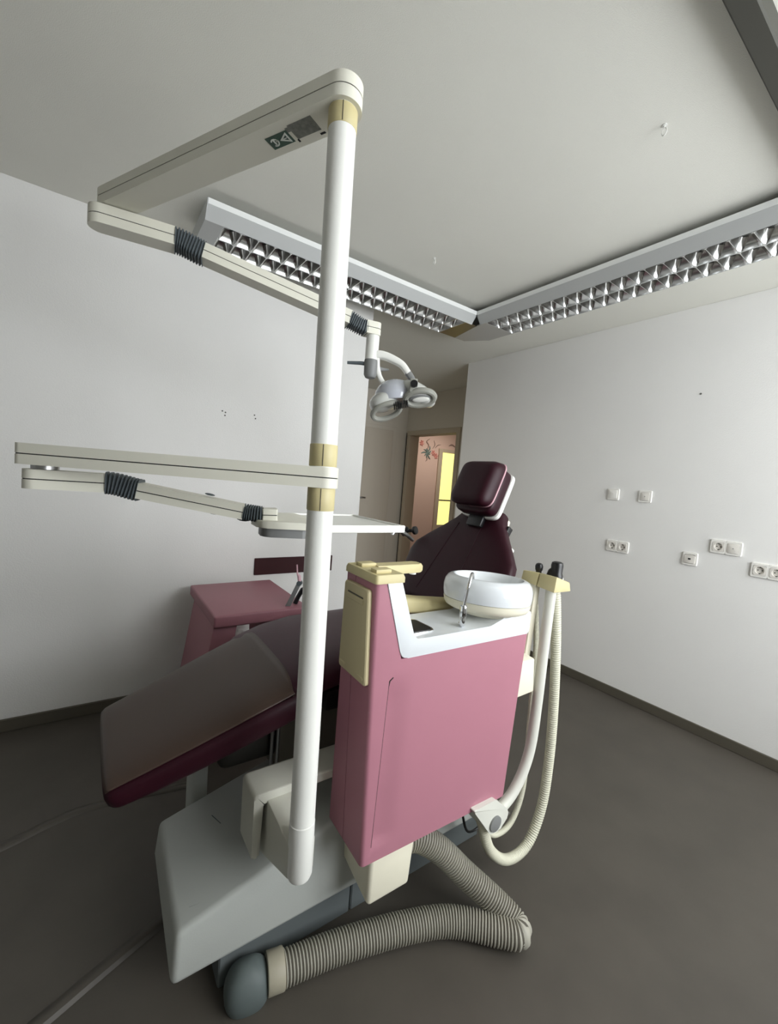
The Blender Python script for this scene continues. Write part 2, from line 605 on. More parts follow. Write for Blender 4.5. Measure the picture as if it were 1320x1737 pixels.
for (x, y, lab) in ((1.49, 0.738, 'white screw eye in the ceiling in front of the right-hand light run'),
                    (1.486, 1.869, 'white screw eye in the ceiling near the corner of the light run')):
    h = thing('ceiling_hook', lab, 'hook', 'ceiling hooks', loc=(x, y, HC))
    h.scale = (0.6, 0.6, 0.6)
    bm = B()
    lathe(bm, [(0.013, 0), (0.013, -0.003), (0.003, -0.005), (0.003, -0.014)], (0, 0, 0), 12)
    obj('screw', bm, M['white'], h)
    bm = B()
    q = [V((0.004, 0.012 * math.cos(t), -0.032 + 0.020 * math.sin(t))) for t in [PI * 0.6 + 2 * PI * 0.92 * k / 20 for k in range(21)]]
    tube(bm, q, 0.0032, 8)
    obj('eye', bm, M['white'], h)


# ------------------------------------------------------------------ switches and sockets on the right wall
def plate_root(name, label, cat, y, z, n, group):
    t = thing(name, label, cat, group, loc=(XR, y, z))
    bm = B()
    m_ = 48
    for k in range(n):
        cy = (k - (n - 1) / 2) * -0.071
        lo = 0.0405 if k == n - 1 else 0.0355
        hi = 0.0405 if k == 0 else 0.0355
        ob, of, nf, nb = [], [], [], []
        for q in range(m_):
            a = 2 * PI * q / m_
            c, s_ = math.cos(a), math.sin(a)
            e = 1 / (abs(c) ** 14 + abs(s_) ** 14) ** (1 / 14)
            yw = hi if c > 0 else lo
            Y, Z = c * e * yw, s_ * e * 0.0405
            ob.append(V((0, cy + Y, Z)))
            of.append(V((-0.010, cy + (Y * 0.95 if yw > 0.036 else Y), Z * 0.95)))
            f = 0.0285 / (abs(c) ** 8 + abs(s_) ** 8) ** (1 / 8)
            nf.append(V((-0.010, cy + c * f, s_ * f)))
            nb.append(V((0, cy + c * f, s_ * f)))
        loft(bm, [ob, of, nf, nb], False, True, True)
    obj('cover_frame', bm, M['socket'], t, angle=30)
    return t, [(k - (n - 1) / 2) * -0.071 for k in range(n)]


def socket_module(t, cy):
    bm = B()
    pr = round_poly([(cy - 0.028, -0.028), (cy + 0.028, -0.028), (cy + 0.028, 0.028), (cy - 0.028, 0.028)], 0.008)
    # plate with a round well: square ring to circle
    n = 40
    sq, ci, cb = [], [], []
    for k in range(n):
        a = 2 * PI * k / n
        c, s = math.cos(a), math.sin(a)
        f = 0.028 / (abs(c) ** 6 + abs(s) ** 6) ** (1 / 6)
        sq.append(V((-0.0125, cy + c * f, s * f)))
        ci.append(V((-0.0125, cy + c * 0.0205, s * 0.0205)))
        cb.append(V((-0.0008, cy + c * 0.0190, s * 0.0190)))
    sb = [V((-0.0003, v.y, v.z)) for v in sq]
    loft(bm, [sb, sq, ci, cb], False)
    bm.verts.ensure_lookup_table()
    bm.faces.new(bm.verts[-n:])
    o = obj('socket_insert', bm, M['socketin'], t, angle=25)
    bm = B()
    for s in (-1, 1):
        cyl(bm, (-0.0016, cy + s * 0.0095, 0), (-0.0005, cy + s * 0.0095, 0), 0.0032, 10)
    for s in (-1, 1):
        box(bm, (-0.0100, cy - 0.003, s * 0.0180 - 0.0020), (-0.0008, cy + 0.003, s * 0.0180 + 0.0020))
    obj('contact', bm, M['dark'], o)
    return o


def blank_module(t, cy, dot=True):
    bm = B()
    prism(bm, round_poly([(cy - 0.0275, -0.0275), (cy + 0.0275, -0.0275), (cy + 0.0275, 0.0275), (cy - 0.0275, 0.0275)], 0.007), lambda u, v, d: V((d, u, v)), -0.013, -0.0005, 0.0015, 2)
    o = obj('blanking_cover', bm, M['socketin'], t)
    if dot:
        bm = B(); cyl(bm, (-0.0138, cy, 0), (-0.0125, cy, 0), 0.003, 10); obj('screw', bm, M['greyplastic'], o)


def switch_module(t, cy):
    bm = B()
    prism(bm, round_poly([(cy - 0.0285, -0.0285), (cy + 0.0285, -0.0285), (cy + 0.0285, 0.0285), (cy - 0.0285, 0.0285)], 0.005), lambda u, v, d: V((d - 0.02 * 0.004 * v, u, v)), -0.0145, -0.0005, 0.002, 2)
    o = obj('rocker', bm, M['socket'], t)
    bm = B(); cyl(bm, (-0.0150, cy, 0.004), (-0.0140, cy, 0.004), 0.0028, 10); obj('indicator', bm, M['socketin'], o)


t, cs = plate_root('light_switch', 'white rocker switch plate, left of the two above the double socket', 'switch', 1.541, 1.412, 1, 'single switch plates'); switch_module(t, cs[0])
t, cs = plate_root('light_switch', 'white square cover plate with rounded insert, right of the upper two', 'switch', 1.329, 1.412, 1, 'single switch plates'); blank_module(t, cs[0], True)
t, cs = plate_root('wall_socket', 'double white socket directly below the two upper switch plates', 'socket', 1.470, 1.050, 2, 'double plates')
[socket_module(t, c) for c in cs]
t, cs = plate_root('wall_socket', 'double white plate with one socket and one blank cover', 'socket', 0.857, 1.150, 2, 'double plates')
socket_module(t, cs[0]); blank_module(t, cs[1])
t, cs = plate_root('wall_socket', 'double white socket cut by the right edge of the picture', 'socket', 0.657, 1.052, 2, 'double plates')
[socket_module(t, c) for c in cs]
t, cs = plate_root('data_outlet', 'single white data outlet with a small black port', 'outlet', 1.028, 1.050, 1, None)
bm = B()
prism(bm, round_poly([(-0.028, -0.026), (0.028, -0.026), (0.028, 0.020), (0.018, 0.026), (-0.018, 0.026), (-0.028, 0.020)], 0.004), lambda u, v, d: V((d, u, v)), -0.014, -0.0005, 0.0015, 2)
o = obj('outlet_insert', bm, M['socketin'], t)
bm = B(); box(bm, (-0.0150, -0.007, -0.005), (-0.0135, 0.007, 0.005)); obj('port', bm, M['dark'], o)

# dark red board on the left wall
bm = B(); box(bm, (0.857, YL - 0.012, 0.708), (1.41, YL, 0.817), 0.002, 1)
tag(obj('wall_board', bm, M['redpanel']), 'dark red horizontal board fixed to the wall behind the pink cart', 'board')


# ------------------------------------------------------------------ ceiling luminaires
def luminaire(name, label, length, n_cells, start, lv0, lv1, origin, along, across):
    """inner edge at c=0, runs along 'along'; lv0..lv1 = louvre span"""
    t = thing(name, label, 'ceiling light', 'louvred ceiling lights', loc=origin)
    A, Cc = V(along), V(across)

    def P(s, c, z):
        return A * s + Cc * c + V((0, 0, z))
    prof_in = [(0.0, 0.0), (0.002, -0.026), (0.040, -0.078), (0.040, -0.066), (0.012, -0.024), (0.012, 0.0)]
    W = 0.352
    bm = B()
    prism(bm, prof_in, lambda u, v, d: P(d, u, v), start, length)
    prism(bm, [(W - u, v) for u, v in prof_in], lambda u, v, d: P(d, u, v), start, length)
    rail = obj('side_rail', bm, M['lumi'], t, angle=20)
    bm = B()
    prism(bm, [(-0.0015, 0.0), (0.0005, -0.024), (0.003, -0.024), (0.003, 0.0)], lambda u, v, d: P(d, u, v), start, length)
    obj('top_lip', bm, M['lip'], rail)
    bm = B()
    prism(bm, [(0.012, 0.0), (W - 0.012, 0.0), (W - 0.012, -0.006), (0.012, -0.006)], lambda u, v, d: P(d, u, v), start, length)
    prism(bm, [(0.08, 0.0), (W - 0.08, 0.0), (W - 0.08, 0.035), (0.08, 0.035)], lambda u, v, d: P(d, u, v), start + 0.04, length - 0.04)
    obj('housing', bm, M['lumi'], t)
    bm = B()
    if start == 0:
        prism(bm, [(0.0, 0.0), (0.002, -0.026), (0.040, -0.078), (W - 0.040, -0.078), (W - 0.002, -0.026), (W, 0.0)], lambda u, v, d: P(d, u, v), -0.004, 0.0)
        obj('end_cap', bm, M['lumi'], t)
        bm = B()
    prism(bm, [(0.040, -0.078), (W - 0.040, -0.078), (W - 0.040, -0.074), (0.040, -0.074)], lambda u, v, d: P(d, u, v), start, lv0)
    if bm.verts:
        obj('end_plate', bm, M['lumi'], t)
    # longitudinal reflectors: two rows, parabolic walls
    zb, zt = -0.078, -0.030
    cw = (W - 0.080) / 2
    for row in range(2):
        c0 = 0.040 + row * cw
        for side in (0, 1):
            rings = []
            pts = []
            for k in range(7):
                f = k / 6
                off = 0.003 + 0.030 * f ** 1.7
                c = c0 + off if side == 0 else c0 + cw - off
                pts.append((c, zb + (zt - zb) * f))
            bm = B()
            a = [bm.verts.new(P(lv0, c, z)) for c, z in pts]
            b = [bm.verts.new(P(lv1, c, z)) for c, z in pts]
            for i in range(6):
                bm.faces.new((a[i], a[i + 1], b[i + 1], b[i]))
            obj('reflector', bm, M['reflector'], t)
        bm = B()
        cyl(bm, P(lv0 + 0.02, c0 + cw / 2, -0.022), P(lv1 - 0.02, c0 + cw / 2, -0.022), 0.013, 14)
        obj('fluorescent_tube', bm, M['tube'], t)
    bm = B(); prism(bm, [(0.040, -0.008), (W - 0.040, -0.008), (W - 0.040, -0.0065), (0.040, -0.0065)], lambda u, v, d: P(d, u, v), lv0, lv1)
    obj('back_reflector', bm, M['reflector'], t)
    # cross blades: concave wedges, thin at the bottom
    pitch = (lv1 - lv0) / n_cells
    me = None
    for row in range(2):
        c0 = 0.040 + row * cw
        for k in range(n_cells + 1):
            s = lv0 + pitch * k
            if me is None:
                bm = B()
                rings = []
                for f in (0, 0.2, 0.45, 0.7, 1.0):
                    z = zb + (zt - 0.006 - zb) * f
                    h = 0.0012 + 0.013 * f ** 1.8
                    e = 0.030 * f ** 1.7 + 0.003
                    R_ = 0.015 + 0.010 * f
                    side = []
                    for g in (0, 0.04, 0.12, 0.25, 0.45, 0.7, 1.0):
                        side.append((e + R_ * g, h + (R_ - math.sqrt(max(0, R_ * R_ - (R_ * (1 - g)) ** 2))) * 0.9))
                    side += [(cw - c_, h_) for c_, h_ in side[::-1]]
                    rings.append([P(h_, c_, z) for c_, h_ in side] + [P(-h_, c_, z) for c_, h_ in side[::-1]])
                loft(bm, rings)
                o = obj('cross_blade', bm, M['reflector'], t, angle=40)
                me = o.data
            else:
                o = bpy.data.objects.new('cross_blade', me)
                COL.objects.link(o)
                o.parent = t
            o.location = P(s, c0, 0)
    bm = B()
    box_c = 0.040 + cw
    prism(bm, [(box_c - 0.003, zb), (box_c + 0.003, zb), (box_c + 0.003, zb + 0.004), (box_c - 0.003, zb + 0.004)], lambda u, v, d: P(d, u, v), lv0, lv1)
    obj('centre_rail', bm, M['lumi'], t)
    return t


LZ = 2.566
LX, LY = 2.098, 2.128
luminaire('ceiling_luminaire', 'louvred ceiling light along the left wall ending in a slanted end cap', LX - 0.39, 19, 0.0, 0.078, LX - 0.39 - 0.055,
          (0.39, LY, LZ), (1, 0, 0), (0, 1, 0))
luminaire('ceiling_luminaire', 'louvred ceiling light running along the right wall out of the picture', 1.635, 19, 0.0001, 0.055, 1.632,
          (LX, LY, LZ), (0, -1, 0), (1, 0, 0))
# corner piece
ct = thing('luminaire_corner', 'mitred corner piece joining the two louvred ceiling lights', 'ceiling light', loc=(LX, LY, LZ))
bm = B()
prism(bm, [(0.040, 0.03), (0.04, 0.04), (0.03, 0.04), (-0.055, 0.04), (-0.055, 0.312), (0.10, 0.312)], lambda u, v, d: V((u, v, d)), -0.078, -0.073)
obj('brown_plate', bm, M['lumibrown'], ct)
bm = B()
prism(bm, [(0.040, 0.030), (0.040, -0.055), (0.312, -0.055), (0.312, 0.16), (0.20, 0.312), (0.10, 0.312)], lambda u, v, d: V((u, v, d)), -0.0785, -0.0735)
obj('grey_plate', bm, M['lumigrey'], ct)
bm = B(); box(bm, (0.012, 0.0, -0.03), (0.352, 0.352, 0.0), 0.003, 1); obj('corner_housing', bm, M['lumi'], ct)
bm = B()
prism(bm, [(0.352, 0), (0.350, -0.026), (0.312, -0.078), (0.312, 0.0)], lambda u, v, d: V((u, d, v)), 0.0, 0.16)
prism(bm, [(0.352, 0), (0.350, -0.026), (0.312, -0.078), (0.312, 0.0)], lambda u, v, d: V((d, u, v)), 0.0, 0.20)
obj('outer_rail', bm, M['lumi'], ct)
bm = B()
box(bm, (-0.0015, -0.0015, -0.03), (0.003, 0.003, 0.0))
tube(bm, [(0.0005, 0.0005, -0.026), (0.0385, 0.0385, -0.0785)], 0.0022, 6)
obj('mitre_joint', bm, M['dark'], ct)

# ------------------------------------------------------------------ pink cart by the left wall
ca = thing('instrument_cart', 'dusky pink cart with a thick flat top beside the left wall', 'cart')
bm = B(); box(bm, (0.465, 1.965, 0.642), (0.93, 2.555, 0.70), 0.010, 3); obj('top', bm, M['pinkcart'], ca)
bm = B(); hexa(bm, [(0.395, 2.01, 0.10), (0.52, 2.01, 0.10), (0.52, 2.48, 0.10), (0.395, 2.48, 0.10),
                    (0.475, 2.01, 0.642), (0.585, 2.01, 0.642), (0.585, 2.48, 0.642), (0.475, 2.48, 0.642)], 0.008)
o = obj('leg', bm, M['pinkcart'], ca)
bm = B(); hexa(bm, [(0.80, 2.06, 0.10), (0.92, 2.06, 0.10), (0.92, 2.48, 0.10), (0.80, 2.48, 0.10),
                    (0.78, 2.06, 0.642), (0.88, 2.06, 0.642), (0.88, 2.48, 0.642), (0.78, 2.48, 0.642)], 0.008)
obj('leg', bm, M['pinkcart'], ca)
bm = B(); box(bm, (0.42, 2.0, 0.05), (0.93, 2.5, 0.10), 0.01); obj('base', bm, M['pinkcart'], ca)
for x in (0.46, 0.89):
    for y in (2.05, 2.45):
        bm = B(); cyl(bm, (x - 0.012, y, 0.026), (x + 0.012, y, 0.026), 0.026, 20, bev=0.004)
        box(bm, (x - 0.008, y - 0.008, 0.03), (x + 0.008, y + 0.008, 0.055)); obj('castor', bm, M['blackplastic'], ca)
# swing rod with pink tip standing on the cart
rod = thing('instrument_rod', 'jointed grey rod with a thin pink tip on the far edge of the cart', 'instrument')
bm = B(); hexa(bm, [(0.815, 2.005, 0.70), (0.84, 1.995, 0.70), (0.85, 2.01, 0.70), (0.825, 2.02, 0.70),
                    (0.862, 1.985, 0.815), (0.880, 1.975, 0.812), (0.888, 1.985, 0.822), (0.870, 1.995, 0.825)], 0.002); obj('rod', bm, M['greyplastic'], rod)
bm = B(); cyl(bm, (0.868, 1.970, 0.822), (0.884, 1.992, 0.822), 0.013, 16); obj('knuckle', bm, M['rubber'], rod)
bm = B(); tube(bm, [(0.876, 1.980, 0.825), (0.872, 1.983, 0.858), (0.864, 1.988, 0.872), (0.860, 1.990, 0.917)], [0.009, 0.009, 0.004, 0.0035], 10); obj('tip', bm, M['piping'], rod)
bm = B(); tube(bm, [(0.88, 2.03, 0.70), (0.895, 2.03, 0.735), (0.912, 2.02, 0.775), (0.93, 2.0, 0.79)], 0.012, 10)
tag(obj('hose_stub', bm, M['blackplastic']), 'short black hose stub on the cart beside the white pole', 'hose')

# ------------------------------------------------------------------ dental chair
ch = thing('dental_chair', 'maroon reclining dental chair with brown foot cover and grey-white base', 'dental chair')
YC = 1.385

# base cover
BZ0, BY0, BY1 = 0.122, 1.000, 1.405
bm = B()
hexa(bm, [(0.178, BY0, BZ0), (1.30, BY0, BZ0), (1.30, 1.425, BZ0), (0.187, 1.425, BZ0),
          (0.187, BY0 + 0.012, 0.247), (1.30, BY0 + 0.012, 0.563), (1.30, BY1, 0.563), (0.196, BY1, 0.247)], 0.016, 3)
obj('base_cover', bm, M['basewhite'], ch)
bm = B(); box(bm, (0.30, 1.035, 0.0), (0.70, 1.39, 0.145), 0.004, 1); box(bm, (0.704, 1.035, 0.0), (1.29, 1.39, 0.145), 0.004, 1)
obj('plinth', bm, M['plinth'], ch)
for pts in ([(0.225, 1.06, 0.2565), (0.25, 1.052, 0.2635), (0.272, 1.058, 0.2695)], [(0.33, 1.30, 0.2865), (0.345, 1.25, 0.2905)]):
    bm = B(); tube(bm, catmull(pts, 4), 0.0012, 6); obj('scratch', bm, M['rubber'], ch)
# lift and carriage under the seat
bm = B(); box(bm, (0.300, 1.45, 0.0), (0.350, 1.56, 0.42), 0.01, 3); obj('lift_foot', bm, M['basewhite'], ch)
bm = B(); box(bm, (0.345, 1.30, 0.415), (0.56, 1.60, 0.60), 0.03, 4); obj('drive_housing', bm, M['mechdark'], ch)
bm = B(); box(bm, (0.525, 1.28, 0.36), (0.84, 1.56, 0.70), 0.012, 2); obj('lift_column', bm, M['mechanism'], ch)
for x in (0.475, 0.495):
    bm = B(); cyl(bm, (x + 0.03, 1.28, 0.32), (x + 0.03, 1.28, 0.62), 0.006, 10); obj('guide_rod', bm, M['steel'], ch)
bm = B(); box(bm, (0.62, 1.14, 0.63), (1.25, 1.62, 0.70), 0.012, 2); obj('seat_pan', bm, M['blackplastic'], ch)


def cushion(secs, p=4.0, n=36, ends=(0.03, 0.03)):
    """secs: (centre, half-width vec, half-thickness vec); rounds both ends"""
    out = []
    c0, a0, b0 = [V(x) for x in secs[0]]
    d = (V(secs[1][0]) - c0).normalized()
    e = ends[0]
    for k in range(4):
        t = PI / 2 * (k + 0.25) / 4.25
        s = math.sin(t)
        out.append((c0 - d * e * math.cos(t), a0.normalized() * (a0.length - e * 0.8 * (1 - s)), b0 * (0.35 + 0.65 * s)))
    out += [tuple(V(x) for x in s_) for s_ in secs]
    c1, a1, b1 = [V(x) for x in secs[-1]]
    d = (c1 - V(secs[-2][0])).normalized()
    e = ends[1]
    for k in range(4):
        t = PI / 2 * (k + 1) / 4.25
        s = math.cos(t)
        out.append((c1 + d * e * math.sin(t), a1.normalized() * (a1.length - e * 0.8 * (1 - s)), b1 * (0.35 + 0.65 * s)))
    return out


def build_cushion(name, secs, m_, parent, p=4.0, n=40, ends=(0.03, 0.03), angle=60):
    bm = B()
    loft(bm, [ssl(c, a, b, p, n) for c, a, b in cushion(secs, p, n, ends)])
    return obj(name, bm, m_, parent, angle=angle)


# leg rest
lu = V((0.918, 0, 0.397))
ln = V((-0.397, 0, 0.918))
legs = []
for s, cy, hw, hh in ((0.03, 1.400, 0.224, 0.047), (0.10, 1.395, 0.232, 0.052), (0.22, 1.385, 0.244, 0.057), (0.36, 1.375, 0.258, 0.060), (0.50, 1.362, 0.268, 0.062)):
    top = V((0.030, cy, 0.556)) + lu * s
    legs.append((top - ln * hh, V((0, hw, 0)), ln * hh))
build_cushion('leg_rest', legs, M['maroon'], ch, 3.6, ends=(0.035, 0.02))
# cover over the leg rest's upper side
bm = B()
rings = []
secs = cushion(legs, ends=(0.035, 0.02))
for i, (c, a, b) in enumerate(secs[2:-3]):
    rings.append(ssl(c + ln * 0.002, a * 1.012, b * 1.06, 3.6, 40, 0.1, PI - 0.42, True))
for i in range(len(rings[0])):
    f = (i / (len(rings[0]) - 1) - 0.5) * 2
    rings[-1][i] = rings[-1][i] + lu * (0.035 * (1 - f * f) - 0.015)
loft(bm, rings, False, False)
o = obj('foot_cover', bm, M['cover'], ch, angle=60)
sm = o.modifiers.new('thickness', 'SOLIDIFY'); sm.thickness = 0.0025; sm.offset = 1

# seat
seat = []
for x, zt, hw, hh in ((0.47, 0.752, 0.262, 0.052), (0.56, 0.783, 0.262, 0.054), (0.68, 0.805, 0.262, 0.055), (0.85, 0.806, 0.262, 0.055), (1.05, 0.806, 0.268, 0.055), (1.24, 0.825, 0.275, 0.055)):
    seat.append((V((x, YC, zt - hh)), V((0, hw, 0)), V((0, 0, hh))))
build_cushion('seat', seat, M['plum'], ch, 3.4, ends=(0.03, 0.03))

# backrest
bu = V((0.547, 0, 0.837)).normalized()
bn = V((-bu.z, 0, bu.x))
back = []
for s, cy, hw in ((0.0, 1.40, 0.275), (0.07, 1.402, 0.295), (0.14, 1.405, 0.318), (0.21, 1.410, 0.330), (0.26, 1.412, 0.318), (0.32, 1.405, 0.262), (0.38, 1.396, 0.200), (0.43, 1.390, 0.152), (0.478, 1.386, 0.122)):
    c = V((1.255, cy, 0.87)) + bu * s - bn * 0.04
    back.append((c, V((0, hw, 0)), bn * 0.042))
o_back = build_cushion('backrest', back, M['maroon'], ch, 4.2, 44, ends=(0.03, 0.022))
bm = B()
loft(bm, [ssl(c - bn * 0.045, a * 0.90, bn * 0.016, 5, 40) for c, a, b in cushion(back, ends=(0.03, 0.02))])
obj('back_shell', bm, M['ivory'], o_back)
bm = B(); box(bm, (-0.016, -0.008, -0.065), (0.016, 0.008, 0.05), 0.005, 2, mtx=basis((1.527, 1.238, 1.17), bu.cross(V((0, 1, 0))), bu)); obj('lock_lever', bm, M['blackplastic'], o_back)
bm = B(); box(bm, (-0.012, -0.007, -0.03), (0.012, 0.007, 0.03), 0.005, 2, mtx=basis((1.548, 1.222, 1.092), bu.cross(V((0, 1, 0))), bu)); obj('lever_tip', bm, M['white'], o_back)
# seams on the backrest front
for yy in (1.30, 1.52):
    bm = B()
    q = [V((1.255, yy + (1.40 - yy) * 0.35 * s / 0.43, 0.87)) + bu * s + bn * 0.0016 for s in (0.02, 0.12, 0.22, 0.32, 0.40)]
    tube(bm, catmull(q, 4), 0.0022, 6); obj('seam', bm, M['maroon'], o_back)

# headrest
hu = V((0.41, 0, 0.912)).normalized()
hn = V((-hu.z, 0, hu.x))
hc = V((1.474, 1.372, 1.398))
bm = B()
rings = []
for d, sw, sl in ((0.0, 0.117, 0.108), (0.010, 0.119, 0.112), (0.040, 0.110, 0.110), (0.056, 0.100, 0.098), (0.063, 0.091, 0.090), (0.066, 0.078, 0.078), (0.067, 0.05, 0.05)):
    rings.append(ssl(hc + hn * d - V((0, 0.004 * d / 0.06, 0)) - hu * 0.010 * min(1, d / 0.03), V((0, sw, 0)), hu * sl, 6.5, 56))
loft(bm, rings)
hr = obj('headrest_pillow', bm, M['maroon'], ch, angle=50)
bm = B()
q = ssl(hc - hn * 0.001, V((0, 0.118, 0)), hu * 0.1085, 6.5, 56)
loft(bm, [[p + (a * math.cos(t) + hn * math.sin(t)) * 0.004 for t in [2 * PI * k / 8 for k in range(8)]] for p, a in ((p, (p - hc).normalized()) for p in q)], False, True, True)
obj('piping', bm, M['piping'], hr)
bm = B()
rings = []
for d, s in ((-0.006, 0.93), (-0.010, 0.98), (-0.022, 1.0), (-0.056, 1.0), (-0.064, 0.96)):
    rings.append(ssl(hc + hn * d - hu * 0.020, V((0, 0.114 * s, 0)), hu * 0.114 * s, 6.5, 44))
loft(bm, rings)
hp = obj('headrest_pad', bm, M['maroon'], ch, angle=50)
bm = B()
rings = []
for d, s in ((-0.063, 0.97), (-0.066, 1.0), (-0.084, 1.0), (-0.090, 0.95)):
    rings.append(ssl(hc + hn * d - hu * 0.022, V((0, 0.117 * s, 0)), hu * 0.117 * s, 7, 44))
loft(bm, rings)
obj('headrest_shell', bm, M['white'], ch, angle=50)
bm = B(); box(bm, (-0.012, -0.045, -0.06), (0.012, 0.045, 0.04), 0.004, 2, mtx=basis(hc - hu * 0.125 - hn * 0.068, hn, hu)); obj('headrest_stem', bm, M['blackplastic'], ch)
# near armrest
bm = B()
rings = []
for x, z, s in ((0.700, 1.010, 0.6), (0.712, 1.008, 0.92), (0.74, 1.003, 1), (0.90, 0.975, 1), (1.08, 0.950, 1), (1.16, 0.942, 0.92), (1.175, 0.940, 0.55)):
    rings.append(ssl((x, 1.065, z), V((0, 0.035 * s, 0)), V((0, 0, 0.027 * s)), 4, 24))
loft(bm, rings)
obj('armrest', bm, M['cream'], ch)
bm = B(); hexa(bm, [(1.08, 1.055, 0.70), (1.18, 1.055, 0.70), (1.18, 1.085, 0.70), (1.08, 1.085, 0.70),
                    (1.06, 1.05, 0.93), (1.15, 1.05, 0.93), (1.15, 1.08, 0.93), (1.06, 1.08, 0.93)], 0.005); obj('armrest_support', bm, M['blackplastic'], ch)

# ------------------------------------------------------------------ pole and bracket
PX, PY, PR = 0.433, 0.868, 0.0297
po = thing('equipment_pole', 'tall white round pole standing beside the pink cabinet', 'pole')
def pole_at(z):
    f = (z - 0.403) / 1.767
    return V((PX - 0.0165 * f, PY + 0.008 * f, z))


PAX = pole_at(1.4) - pole_at(0.4)
bm = B(); cyl(bm, pole_at(0.552), pole_at(2.153), PR, 40); obj('pole_tube', bm, M['white'], po)
bm = B(); lathe(bm, [(PR - 0.012, 0.0), (PR - 0.003, 0.004), (PR + 0.0008, 0.014), (PR + 0.0008, 0.146), (PR - 0.001, 0.1475)], pole_at(0.403), 40, axis=PAX)
obj('lower_sleeve', bm, M['white'], po)
for z0, z1, rr in ((2.112, 2.152, 0.0312), (1.401, 1.450, 0.0312), (1.302, 1.353, 0.0312)):
    bm = B(); lathe(bm, [(rr - 0.001, 0), (rr, 0.0015), (rr, z1 - z0 - 0.0015), (rr - 0.001, z1 - z0)], pole_at(z0), 40, axis=PAX)
    c = obj('collar', bm, M['cream'], po)
    bm = B(); a = -2.05
    q = V((rr * math.cos(a), rr * math.sin(a), 0)); tube(bm, [pole_at(z0 + 0.001) + q, pole_at(z1 - 0.001) + q], 0.0009, 6); obj('collar_split', bm, M['hosedark'], c)
# bracket: arm block towards the pole and bent cover plate over it
bm = B(); hexa(bm, [(0.402, PY, 0.41), (0.470, PY, 0.41), (0.470, 1.12, 0.30), (0.402, 1.12, 0.30),
                    (0.402, PY, 0.492), (0.470, PY, 0.492), (0.470, 1.12, 0.508), (0.402, 1.12, 0.508)], 0.004); obj('bracket_arm', bm, M['bracket'], po)
bm = B()
pl = round_poly([(0.367, 0.345), (0.387, 0.345), (0.392, 0.495), (0.66, 0.495), (0.66, 0.524), (0.366, 0.524)], [0.006, 0.006, 0.004, 0, 0, 0.012])
prism(bm, pl, lambda u, v, d: V((u, d, v)), 1.025, 1.128, 0.006, 3); obj('bracket_plate', bm, M['bracket'], po)

# ------------------------------------------------------------------ operating lamp with its two arms
la = thing('operating_lamp', 'white jointed lamp arm on top of the pole with a small dental lamp', 'dental lamp')
J1 = V((0.030, 1.676, 0))
PT = V((pole_at(2.2).x, pole_at(2.2).y, 0))
PJ = (PT - J1).normalized()
a1 = arm(la, J1 - PJ * 0.040 + V((0, 0, 2.178)), PT + PJ * 0.040 + V((0, 0, 2.178)), 0.040, 0.050, 0.040, 0.040, name='upper_arm')
# sticker and residue under the arm
T = basis(PT + V((0, 0, 2.153)), J1 - PT, (0, 0, 1))


def under(u0, u1, v0, v1, z, th=0.0008):
    b_ = B()
    vs = [(u0, v0), (u1, v0), (u1, v1), (u0, v1)]
    prism(b_, vs, lambda u, v, d: T @ V((u, v, d)), z - th, z)
    return b_


st = obj('sticker', under(0.150, 0.215, -0.020, 0.014, 0.0), M['green'], a1)
st['label'] = 'small dark green sticker with white symbols'
bm = B()
for k in range(14):       # broken ring with an arrow hook
    t = 0.5 + 4.6 * k / 13
    t2 = 0.5 + 4.6 * (k + 1) / 13
    p = [(0.198 + math.cos(t) * 0.011, -0.003 + math.sin(t) * 0.011), (0.198 + math.cos(t2) * 0.011, -0.003 + math.sin(t2) * 0.011),
         (0.198 + math.cos(t2) * 0.0075, -0.003 + math.sin(t2) * 0.0075), (0.198 + math.cos(t) * 0.0075, -0.003 + math.sin(t) * 0.0075)]
    prism(bm, p, lambda u, v, d: T @ V((u, v, d)), -0.0016, -0.0006)
prism(bm, [(0.196, -0.009), (0.200, -0.009), (0.200, 0.004), (0.196, 0.004)], lambda u, v, d: T @ V((u, v, d)), -0.0016, -0.0006)
prism(bm, [(0.186, -0.003), (0.194, -0.003), (0.190, 0.005)], lambda u, v, d: T @ V((u, v, d)), -0.0016, -0.0006)
tri = [(0.156, 0.011), (0.156, -0.017), (0.182, -0.003)]
inn = [(0.160, 0.005), (0.160, -0.011), (0.174, -0.003)]
for i in range(3):
    j = (i + 1) % 3
    prism(bm, [tri[i], tri[j], inn[j], inn[i]], lambda u, v, d: T @ V((u, v, d)), -0.0016, -0.0006)
prism(bm, [(0.162, -0.004), (0.172, -0.004), (0.172, -0.002), (0.162, -0.002)], lambda u, v, d: T @ V((u, v, d)), -0.0016, -0.0006)
obj('symbol', bm, M['stickerwhite'], st)
obj('glue_residue', under(0.072, 0.140, -0.018, 0.022, 0.0, 0.0004), M['residue'], a1)
obj('glue_residue', under(0.140, 0.150, 0.006, 0.018, 0.0, 0.0004), M['residue'], a1)
obj('black_mark', under(0.138, 0.143, -0.026, -0.018, 0.0, 0.0006), M['dark'], a1)
obj('black_mark', under(0.068, 0.082, -0.030, -0.025, 0.0, 0.0006), M['dark'], a1)
